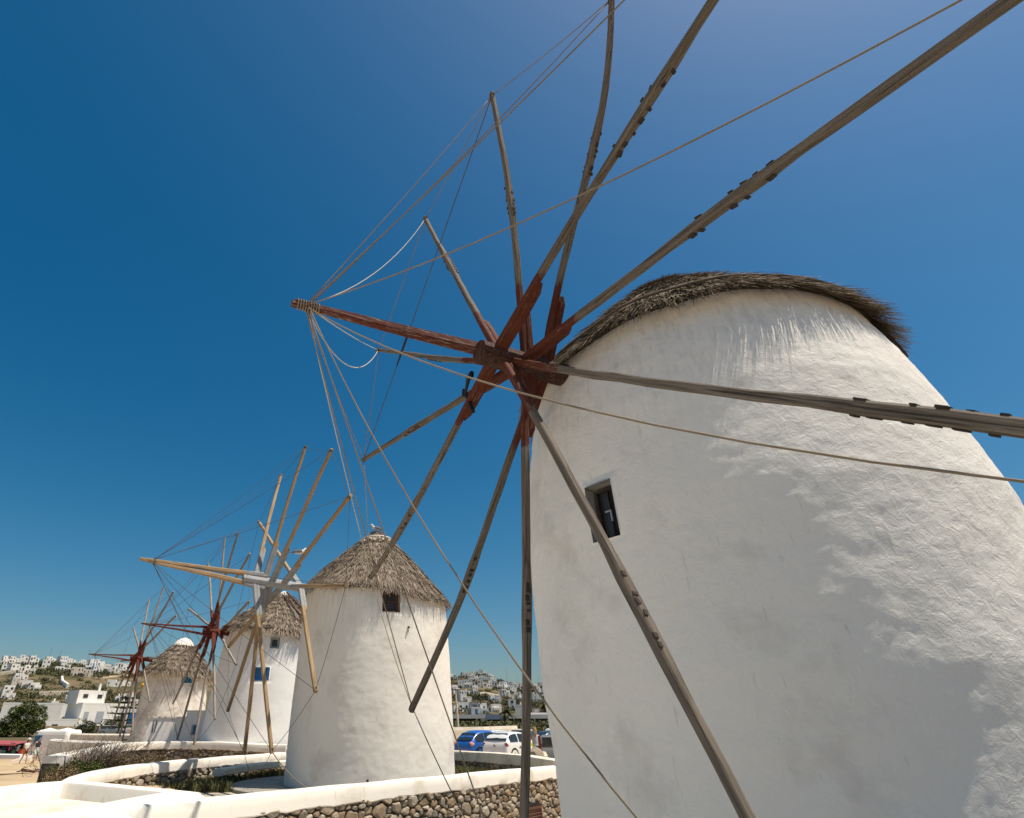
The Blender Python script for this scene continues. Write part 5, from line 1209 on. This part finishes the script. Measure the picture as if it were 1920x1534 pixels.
def person(label, loc, rz, H, pose, skin, shirt=None, lower=None, hair=None, extras=None):
    root = empty('person', loc, label, 'person'); M = Matrix.Translation(loc) @ Matrix.Rotation(rz, 4, 'Z') @ Matrix.Diagonal((H/1.75,)*3+(1,))
    J = {'pelvis': (0,0,.95), 'waist': (0,.0,1.10), 'chest': (0,-.01,1.30), 'neck0': (0,0,1.47), 'neck': (0,-.01,1.53), 'head': (0,-.02,1.64), 'crown': (0,0,1.70)}
    rad = {'pelvis': (.155,.11), 'waist': (.135,.10), 'chest': (.165,.115), 'neck0': (.07,.06), 'neck': (.052,.052), 'head': (.082,.095), 'crown': (.07,.08)}
    E = [('pelvis','waist'),('waist','chest'),('chest','neck0'),('neck0','neck'),('neck','head'),('head','crown')]
    for s, n in ((-1,'r'),(1,'l')):
        ll = pose['leg_'+n]; aa = pose['arm_'+n]
        J['hip'+n] = (s*.095,0,.88); J['knee'+n] = ll[0]; J['ankle'+n] = ll[1]; J['toe'+n] = (ll[1][0]+s*.02, ll[1][1]-.19, max(.03, ll[1][2]-.06))
        J['sh'+n] = (s*.185,0,1.41); J['elb'+n] = aa[0]; J['wr'+n] = aa[1]; v = Vector(aa[1])-Vector(aa[0]); v.normalize(); J['hand'+n] = tuple(Vector(aa[1])+v*.09)
        for k, r in (('hip',.088),('knee',.055),('ankle',.036),('toe',(.04,.025)),('sh',.055),('elb',.039),('wr',.026),('hand',(.034,.018))): rad[k+n] = r
        E += [('pelvis','hip'+n),('hip'+n,'knee'+n),('knee'+n,'ankle'+n),('ankle'+n,'toe'+n),('chest','sh'+n),('sh'+n,'elb'+n),('elb'+n,'wr'+n),('wr'+n,'hand'+n)]
        # fingers and thumb
        h = Vector(J['hand'+n]); side = Vector((0,-1,0)) if abs(v.y) < .7 else Vector((1,0,0))
        for q, (o, L_) in enumerate(((-.03,.055),(-.01,.066),(.011,.062),(.03,.048))):
            J['f%d%s' % (q,n)] = tuple(h+side*o+v*L_); rad['f%d%s' % (q,n)] = .009; E.append(('hand'+n,'f%d%s' % (q,n)))
        J['th'+n] = tuple(Vector(aa[1])+side*.055+v*.06); rad['th'+n] = .010; E.append(('wr'+n,'th'+n))
    b = skin_body('body', J, E, rad, skin, root, M)
    mb = MB(); mb.sweep([(0,-.105,1.645),(0,-.135,1.625)], [.014,.018], C5); put('nose', mb.mesh('nose', True), skin, b, M)
    mb = MB(); mb.box((-.034,-.108,1.665), (.022,.01,.012)); mb.box((.034,-.108,1.665), (.022,.01,.012)); mb.box((0,-.112,1.592), (.045,.008,.01)); put('face', mb.mesh('face'), MT['win_dark'], b, M)
    if shirt:
        mat, z0, sl = shirt; mb = MB(); prof = [(z0,.168,.125),(1.10,.152,.118),(1.30,.185,.135),(1.42,.15,.11),(1.475,.085,.075)]
        prof = [p for p in prof if p[0] >= z0]
        mb.sweep([(0,0,p[0]) for p in prof], [(p[1],p[2]) for p in prof], C12, up=(0,1,0)); 
        if sl:
            for n in 'rl': a = Vector(J['sh'+n]); e = Vector(J['elb'+n]); mb.sweep([a, a.lerp(e,sl)], [.072,.062], C8)
        put('shirt', mb.mesh('shirt', True), mat, root, M)
    if lower:
        mat, ln, flare = lower; mb = MB(); mb.sweep([(0,0,1.06),(0,0,.86)], [(.162,.122),(.178,.132)], C12, up=(0,1,0))
        for n in 'rl':
            a = Vector(J['hip'+n]); k = Vector(J['knee'+n]); an = Vector(J['ankle'+n]); pts = [a, a.lerp(k, min(1, ln))]; rr = [.102, .085+flare*.5]
            if ln > 1: pts.append(k.lerp(an, ln-1)); rr = [.105,.08+flare,.07+flare*1.6]
            mb.sweep(pts, rr, C8)
        put('trousers' if ln > 1 else 'shorts', mb.mesh('lower_clothes', True), mat, root, M)
    if hair:
        mat, long = hair; mb = MB(); mb.sweep([(0,.03,1.60),(0,.02,1.68),(0,.0,1.745),(0,0,1.765)], [(.092,.088),(.097,.105),(.075,.085),(.02,.02)], C12, up=(0,1,0))
        if long: mb.sweep([(0,.06,1.68),(0,.10,1.55),(0,.11,1.36)], [(.085,.05),(.085,.045),(.05,.02)], C8)
        put('hair', mb.mesh('hair', True), mat, root, M)
    if extras: extras(root, M, J)
    return root
HAIR_D = cloth('hair_dark', (.03,.02,.014)); HAIR_B = cloth('hair_blond', (.42,.28,.13))
walk1 = dict(leg_r=((-.10,-.20,.50),(-.09,-.22,.09)), leg_l=((.10,.02,.48),(.10,.26,.13)), arm_r=((-.28,.10,1.15),(-.30,.02,.90)), arm_l=((.27,-.10,1.15),(.28,-.22,.95)))
walk2 = dict(leg_r=((-.10,.03,.48),(-.10,.26,.12)), leg_l=((.10,-.20,.50),(.09,-.22,.09)), arm_r=((-.27,-.12,1.15),(-.24,-.30,1.02)), arm_l=((.28,.08,1.15),(.29,.0,.90)))
def ex_man(root, M, J):
    put('hem_band', MB().box((0,0,.74), (.36,.25,.05)).mesh('hem_band'), cloth('green', (.10,.42,.12)), root, M)
person('man walking on the sand in dark sleeveless shirt and green edged shorts', (-28.5,49.0,-2.47), R(60), 1.78, walk1, SKIN, (cloth('navy', (.03,.033,.05)), 1.0, 0), (cloth('pale_short', (.55,.6,.55)), .75, .0), (HAIR_D, False), ex_man)
def ex_wom(root, M, J):
    mb = MB(); mb.sweep([(0,0,1.685),(0,0,1.70)], [(.20,.20),(.19,.19)], C12, up=(0,1,0)); mb.sweep([(0,0,1.69),(0,0,1.79)], [(.105,.11),(.08,.085)], C12, up=(0,1,0)); put('sun_hat', mb.mesh('sun_hat', True), cloth('white_hat', (.75,.72,.66)), root, M)
    mb = MB(); mb.sweep([(-.26,.06,1.02),(-.27,.06,.72)], [(.09,.17),(.11,.20)], SQ, up=(0,1,0)); mb.sweep([(-.2,.06,1.42),(-.26,.06,1.02)], [.01], C5); put('shoulder_bag', mb.mesh('shoulder_bag'), cloth('orange', (.55,.12,.035)), root, M)
person('woman in white top and white hat with orange bag walking beside the man', (-29.05,48.6,-2.45), R(65), 1.66, walk2, SKIN, (cloth('white_top', (.72,.68,.62)), .86, .5), (cloth('dark_short', (.08,.06,.055)), .5, 0), (HAIR_D, True), ex_wom)
def ex_blond(root, M, J):
    mb = MB(); mb.sweep([(.25,.08,1.12),(.27,.08,.98)], [(.05,.13),(.08,.17)], SQ, up=(0,1,0)); put('yellow_bag', mb.mesh('yellow_bag'), cloth('yellow', (.70,.72,.02)), root, M)
    mb = MB(); mb.sweep([(-.08,.13,1.46),(.20,.12,1.15)], [.012], C5); put('bag_strap', mb.mesh('bag_strap'), cloth('orange_strap', (.55,.25,.05)), root, M)
    mb = MB()
    for x, y, z, r in ((.10,.165,.80,.045),(-.13,.14,.92,.06),(-.10,.16,.70,.05),(.13,.13,.62,.035),(.02,.165,.86,.03)): mb.sweep([(x,y-.03,z),(x,y+.012,z)], [r], C8)
    put('printed_motif', mb.mesh('printed_motif'), MT['win_dark'], root, M)
person('blond woman in white printed trousers with a bright yellow bag by the cars', (5.87,30.0,-1.73), R(175), 1.68, walk2, SKIN, (cloth('grey_top', (.60,.58,.62)), 1.0, 0), (cloth('white_trousers', (.76,.74,.72)), 1.85, .04), (HAIR_B, True), ex_blond)

# ------------------------------------------------------------------ left foreground bits: kiosk, stall, parasols, walls, frame, litter
def rounded_block(name, label, cat, loc, rz, w, d, h, mat, r=.3, extra=None):
    M = Matrix.Translation(loc) @ Matrix.Rotation(rz, 4, 'Z'); root = empty(name, loc, label, cat)
    mb = MB(); pr = []
    for z, k in ((-.6,0),(h-r,0),(h-r*.45,.07),(h-r*.12,.2),(h,.42)): pr.append(((0,0,z), (w/2-k*r, d/2-k*r)))
    mb.sweep([p for p, _ in pr], [q for _, q in pr], [(1,.9),(.9,1),(-.9,1),(-1,.9),(-1,-.9),(-.9,-1),(.9,-1),(1,-.9)], up=(0,1,0))
    b = put('wall', mb.mesh('rounded_wall', False), mat, root, M)
    if extra: extra(root, M)
    return root
def kiosk(root, M):
    put('door_panel', MB().box((1.25,-.86,.75), (.42,.10,1.5)).mesh('door_panel'), MT['wall_tan'], root, M)
    put('slit_window', MB().box((.25,-.83,1.15), (.14,.08,.95)).mesh('slit_window'), MT['lime_cream'], root, M)
    put('blue_sign', MB().box((-1.15,-.88,1.5), (.62,.10,.6)).mesh('blue_sign'), MT['shut_blue'], root, M)
    mb = MB(); mb.sweep([(-1.2,-.9,-.1),(-1.9,-1.2,-.1),(-2.6,-1.4,-.15)], [(.25,.55),(.22,.4),(.2,.2)], SQ); put('flank', mb.mesh('kiosk_flank', True), MT['lime'], root, M)
    put('grille', MB().box((-1.5,-.5,.9), (.06,.9,1.0)).mesh('grille'), MT['frame_grey'], root, M)
rounded_block('kiosk', 'white rounded plaster kiosk behind the walking couple', 'kiosk', (-29.3,53.0,-2.45), R(-14), 3.0, 1.7, 2.2, MT['plaster3'], .35, kiosk)
def long_wall(label, pts, zt, th, mat, h=1.8):
    mb = MB(); V = [Vector((x, y, zt-h/2)) for x, y in pts]; mb.sweep(resample(V, 1.5), [(th/2, h/2)], [(1,.9),(.6,1),(-.6,1),(-1,.9),(-1,-1),(1,-1)])
    return tag(put('boundary_wall', mb.mesh('boundary_wall'), mat), label, 'wall')
long_wall('long cream topped wall between the kiosk and the farthest mill', [(-27.3,51.5),(-24,47),(-19.6,45.2),(-17.8,44.6)], -.46, .5, MT['lime_cream'])
long_wall('lower white wall in front of the long cream one', [(-23.5,42),(-20,38),(-16.2,35.5)], -.72, .5, MT['lime'])
long_wall('grey white kerb wall below the market stall', [(-44,56.5),(-37,55),(-32.2,53.6)], -2.0, .45, MT['plaster3'], 1.0)
def parasol(loc, r, label):
    root = empty('parasol', loc, label, 'parasol', 'white parasols in front of the low white building'); T0 = Matrix.Translation(loc)
    mb = MB(); mb.sweep([(0,0,0),(0,0,2.3)], [.03], C8); put('pole', mb.mesh('pole'), MT['frame_grey'], root, T0)
    V = [(0,0,2.42)]+[(r*math.cos(a), r*math.sin(a), 2.05) for a in [2*PI*i/8 for i in range(8)]]+[(r*math.cos(a), r*math.sin(a), 1.92) for a in [2*PI*i/8 for i in range(8)]]
    F = [(0,1+i,1+(i+1) % 8) for i in range(8)]+[(1+i,9+i,9+(i+1) % 8,1+(i+1) % 8) for i in range(8)]
    me = bpy.data.meshes.new('canopy'); me.from_pydata(V, [], F); put('canopy', me, cloth('canvas', (.78,.76,.71)), root, T0)
parasol((-39.9,70,-2.55), 1.3, 'white parasol nearest the leafy tree'); parasol((-41.2,76,-2.55), 1.5, 'larger white parasol in front of the low white building')
# market stall
t = empty('market_stall', (-37.2,58.5,-2.3), 'market stall with pink red awning and colourful clothes at the left edge', 'stall'); T0 = Matrix.Translation((-37.2,58.5,-2.3))
mb = MB(); mb.quad((-2.4,-1.2,.98),(1.9,-1.2,.9),(1.7,1.2,1.12),(-2.4,1.2,1.2)); mb.quad((-2.4,-1.2,.98),(-2.4,-1.22,.86),(1.9,-1.22,.8),(1.9,-1.2,.9)); put('awning', mb.mesh('awning'), cloth('pink_red', (.36,.085,.09)), t, T0)
for x, y in ((-2.2,-1.1),(1.4,-1.1),(1.3,1.1),(-2.2,1.1)):
    mb = MB(); mb.sweep([(x,y,-.3),(x,y,1.1)], [.03], C8); put('post', mb.mesh('post'), MT['wood_dark'], t, T0)
rc = random.Random(8); cols = [cloth('g%d' % i, c) for i, c in enumerate(((.35,.03,.05),(.05,.16,.09),(.02,.02,.025),(.10,.12,.11),(.5,.06,.12),(.06,.22,.08),(.16,.16,.15),(.03,.05,.08)))]
put('back_panel', MB().box((-.4,.6,.3), (3.8,.08,1.3)).mesh('back_panel'), MT['wood_dark'], t, T0)
for k in range(44):
    x = -2.3+k*.1; z = rc.uniform(.1,.7); mb = MB(); mb.sweep([(x,-1.15+rc.uniform(-.1,.5),z+.3),(x+rc.uniform(-.05,.05),-1.1,z-.15)], [(.13,.03),(.16,.05)], C8); put('garment', mb.mesh('garment', True), cols[k % 8], t, T0)
t = empty('red_bucket', (-33.9,56,-2.3), 'bright red bucket standing below the market stall', 'bucket'); mb = MB(); mb.sweep([(-33.9,56,-2.3),(-33.9,56,-1.72)], [.16,.22], C12); put('tub', mb.mesh('tub'), cloth('bright_red', (.55,.02,.06)), t)
# timber frame with brown canopies next to the farthest mill
t = empty('timber_frame', (-18.9,43,-2.1), 'dark timber frame with brown canopies and yellow floats left of the farthest mill', 'frame'); T0 = Matrix.Translation((-18.9,43.4,-2.1))
for x, y, h in ((-.75,0,3.9),(-.2,.4,4.9),(.35,0,4.4),(.75,.5,4.6)):
    mb = MB(); mb.sweep([(x,y,-.2),(x+.05,y,h*.5),(x+.12,y,h)], [.05,.045,.035], C8); put('post', mb.mesh('post'), MT['wood_dark'], t, T0)
for z in (1.3,2.3,3.2): put('rail', MB().box((.1,.15,z), (1.7,.07,.08)).mesh('rail'), MT['shut_brown'], t, T0)
for x, z, r in ((-.15,4.15,.5),(.55,3.75,.45)):
    mb = MB(); mb.sweep([(x,.2,z-.16),(x,.2,z-.05),(x,.2,z+.1)], [r,r*.8,.06], C12); put('canopy', mb.mesh('canopy'), MT['thatch_core'], t, T0)
MT['float_yellow'] = simple('float_yellow', (.70,.36,.03), (.55,.25,.02), 4, .5)
for x, z, r in ((-.2,4.62,.15),(.45,4.55,.16),(.68,4.7,.15),(.5,4.32,.12)):
    bm = bmesh.new(); bmesh.ops.create_icosphere(bm, subdivisions=2, radius=r); me = bpy.data.meshes.new('float'); bm.to_mesh(me); bm.free(); me.polygons.foreach_set('use_smooth', [True]*len(me.polygons)); put('float', me, MT['float_yellow'], t, T0 @ Matrix.Translation((x,.15,z)))
# litter on the sand
t = empty('litter', (-15.2,27,-1.6), 'crumpled pale plastic bag and broken brown crate on the sand', 'litter'); bm = bmesh.new(); bmesh.ops.create_icosphere(bm, subdivisions=2, radius=.2)
for v in bm.verts: v.co *= 1+nz(v.co.x*9, v.co.y*9, v.co.z*9, 1)*.5; v.co.z *= .8
me = bpy.data.meshes.new('bag'); bm.to_mesh(me); bm.free(); zz = ground_z(-15.0, 26.3); put('bag', me, cloth('plastic', (.55,.55,.56)), t, Matrix.Translation((-14.9,26.6,zz+.08)))
mb = MB(); rc = random.Random(3)
for k in range(7): mb.box((-15.4+rc.uniform(0,.7), 26.0+rc.uniform(-.2,.3), zz+.05+rc.uniform(0,.12)), (.5,.07,.03), Matrix.Rotation(rc.uniform(-.8,.8), 3, 'Z') @ Matrix.Rotation(rc.uniform(-.3,.3), 3, 'Y'))
put('slat', mb.mesh('slat'), MT['shut_brown'], t)
mb = MB(); p = [Vector((-18.5+.5*k, 25.4+.35*math.sin(k*1.3), ground_z(-18.5+.5*k, 25.4)+.03)) for k in range(9)]; mb.sweep(p, [.025], C5); tag(put('washed_up_rope', mb.mesh('washed_up_rope'), MT['rope_dark']), 'dark old rope lying on the sand', 'rope')
# leaning utility pole
t = empty('utility_pole', (4.56,60,-1.3), 'leaning wooden utility pole right of the second windmill', 'pole'); mb = MB(); mb.sweep([(4.56,60,-1.6),(4.48,60,1.0),(4.38,60,3.4)], [.12,.10,.075], C8); put('pole', mb.mesh('pole'), MT['wall_tan'], t); mb = MB(); mb.box((4.4,59.95,3.1), (.9,.07,.08)); put('crossarm', mb.mesh('crossarm'), MT['wood_dark'], t)
# masts and aerials on the skyline roofs
MT['mast'] = simple('mast_grey', (.12,.12,.12), (.2,.2,.2), 3, .6)
for (az, d, h), wd in zip(((-31.2,640,9),(-30.5,640,8),(-28.4,640,11),(-26.1,640,8),(9.0,900,16),(10.0,905,12),(11.9,905,12)), ('leftmost','second from the left','third from the left','rightmost','leftmost','middle','rightmost')):
    p = polar(az, d); z = ground_z(p.x, p.y); mb = MB(); mb.sweep([(p.x,p.y,z),(p.x,p.y,z+h+4)], [.16,.08], C5); mb.box((p.x,p.y,z+h+3), (2.2,.12,.12))
    tag(put('roof_mast', mb.mesh('roof_mast'), MT['mast']), 'thin aerial mast %s on the %s hill skyline' % (wd, 'left' if az < 0 else 'right'), 'mast', 'aerial masts on the skyline')
# gulls
MT['gull_white'] = simple('gull_white', (.72,.70,.67), (.6,.58,.55), 12, .8); MT['gull_grey'] = simple('gull_grey', (.20,.19,.19), (.11,.10,.10), 12, .8)
def gull(loc, rz, label, dark=False):
    root = empty('gull', loc, label, 'gull'); M = Matrix.Translation(loc) @ Matrix.Rotation(rz, 4, 'Z')
    mb = MB(); mb.sweep([(-.17,0,.09),(-.10,0,.10),(0,0,.12),(.09,0,.15),(.13,0,.20),(.155,0,.24),(.185,0,.245),(.20,0,.24)], [(.012,.01),(.04,.04),(.066,.06),(.058,.056),(.036,.036),(.036,.036),(.026,.026),(.006,.006)], C12)
    put('body', mb.mesh('body', True), MT['gull_grey' if dark else 'gull_white'], root, M)
    for s in (-1, 1):
        mb = MB(); mb.sweep([(.06,s*.062,.15),(-.06,s*.058,.135),(-.20,s*.02,.11),(-.27,s*.008,.10)], [(.014,.045),(.016,.05),(.012,.025),(.004,.006)], C8); put('wing', mb.mesh('wing', True), MT['gull_grey'], root, M)
        mb = MB(); mb.sweep([(0,s*.025,.08),(.005,s*.025,0)], [.007], C5); put('leg', mb.mesh('leg'), MT['float_yellow'], root, M)
    mb = MB(); mb.sweep([(.195,0,.242),(.245,0,.228)], [.010,.004], C5); put('beak', mb.mesh('beak'), MT['float_yellow'], root, M)
gull((-1.27,19.4,6.12), R(200), 'gull standing on the thatched peak of the second windmill')
s8 = WHEELS['m2']['spars'][8]; b = Vector(s8[:3]); e = Vector(s8[3:]); q = b.lerp(e, .30)
gull((q.x-.02, q.y, q.z+.12), R(20), 'gull perched on a pine pole of the second windmill')
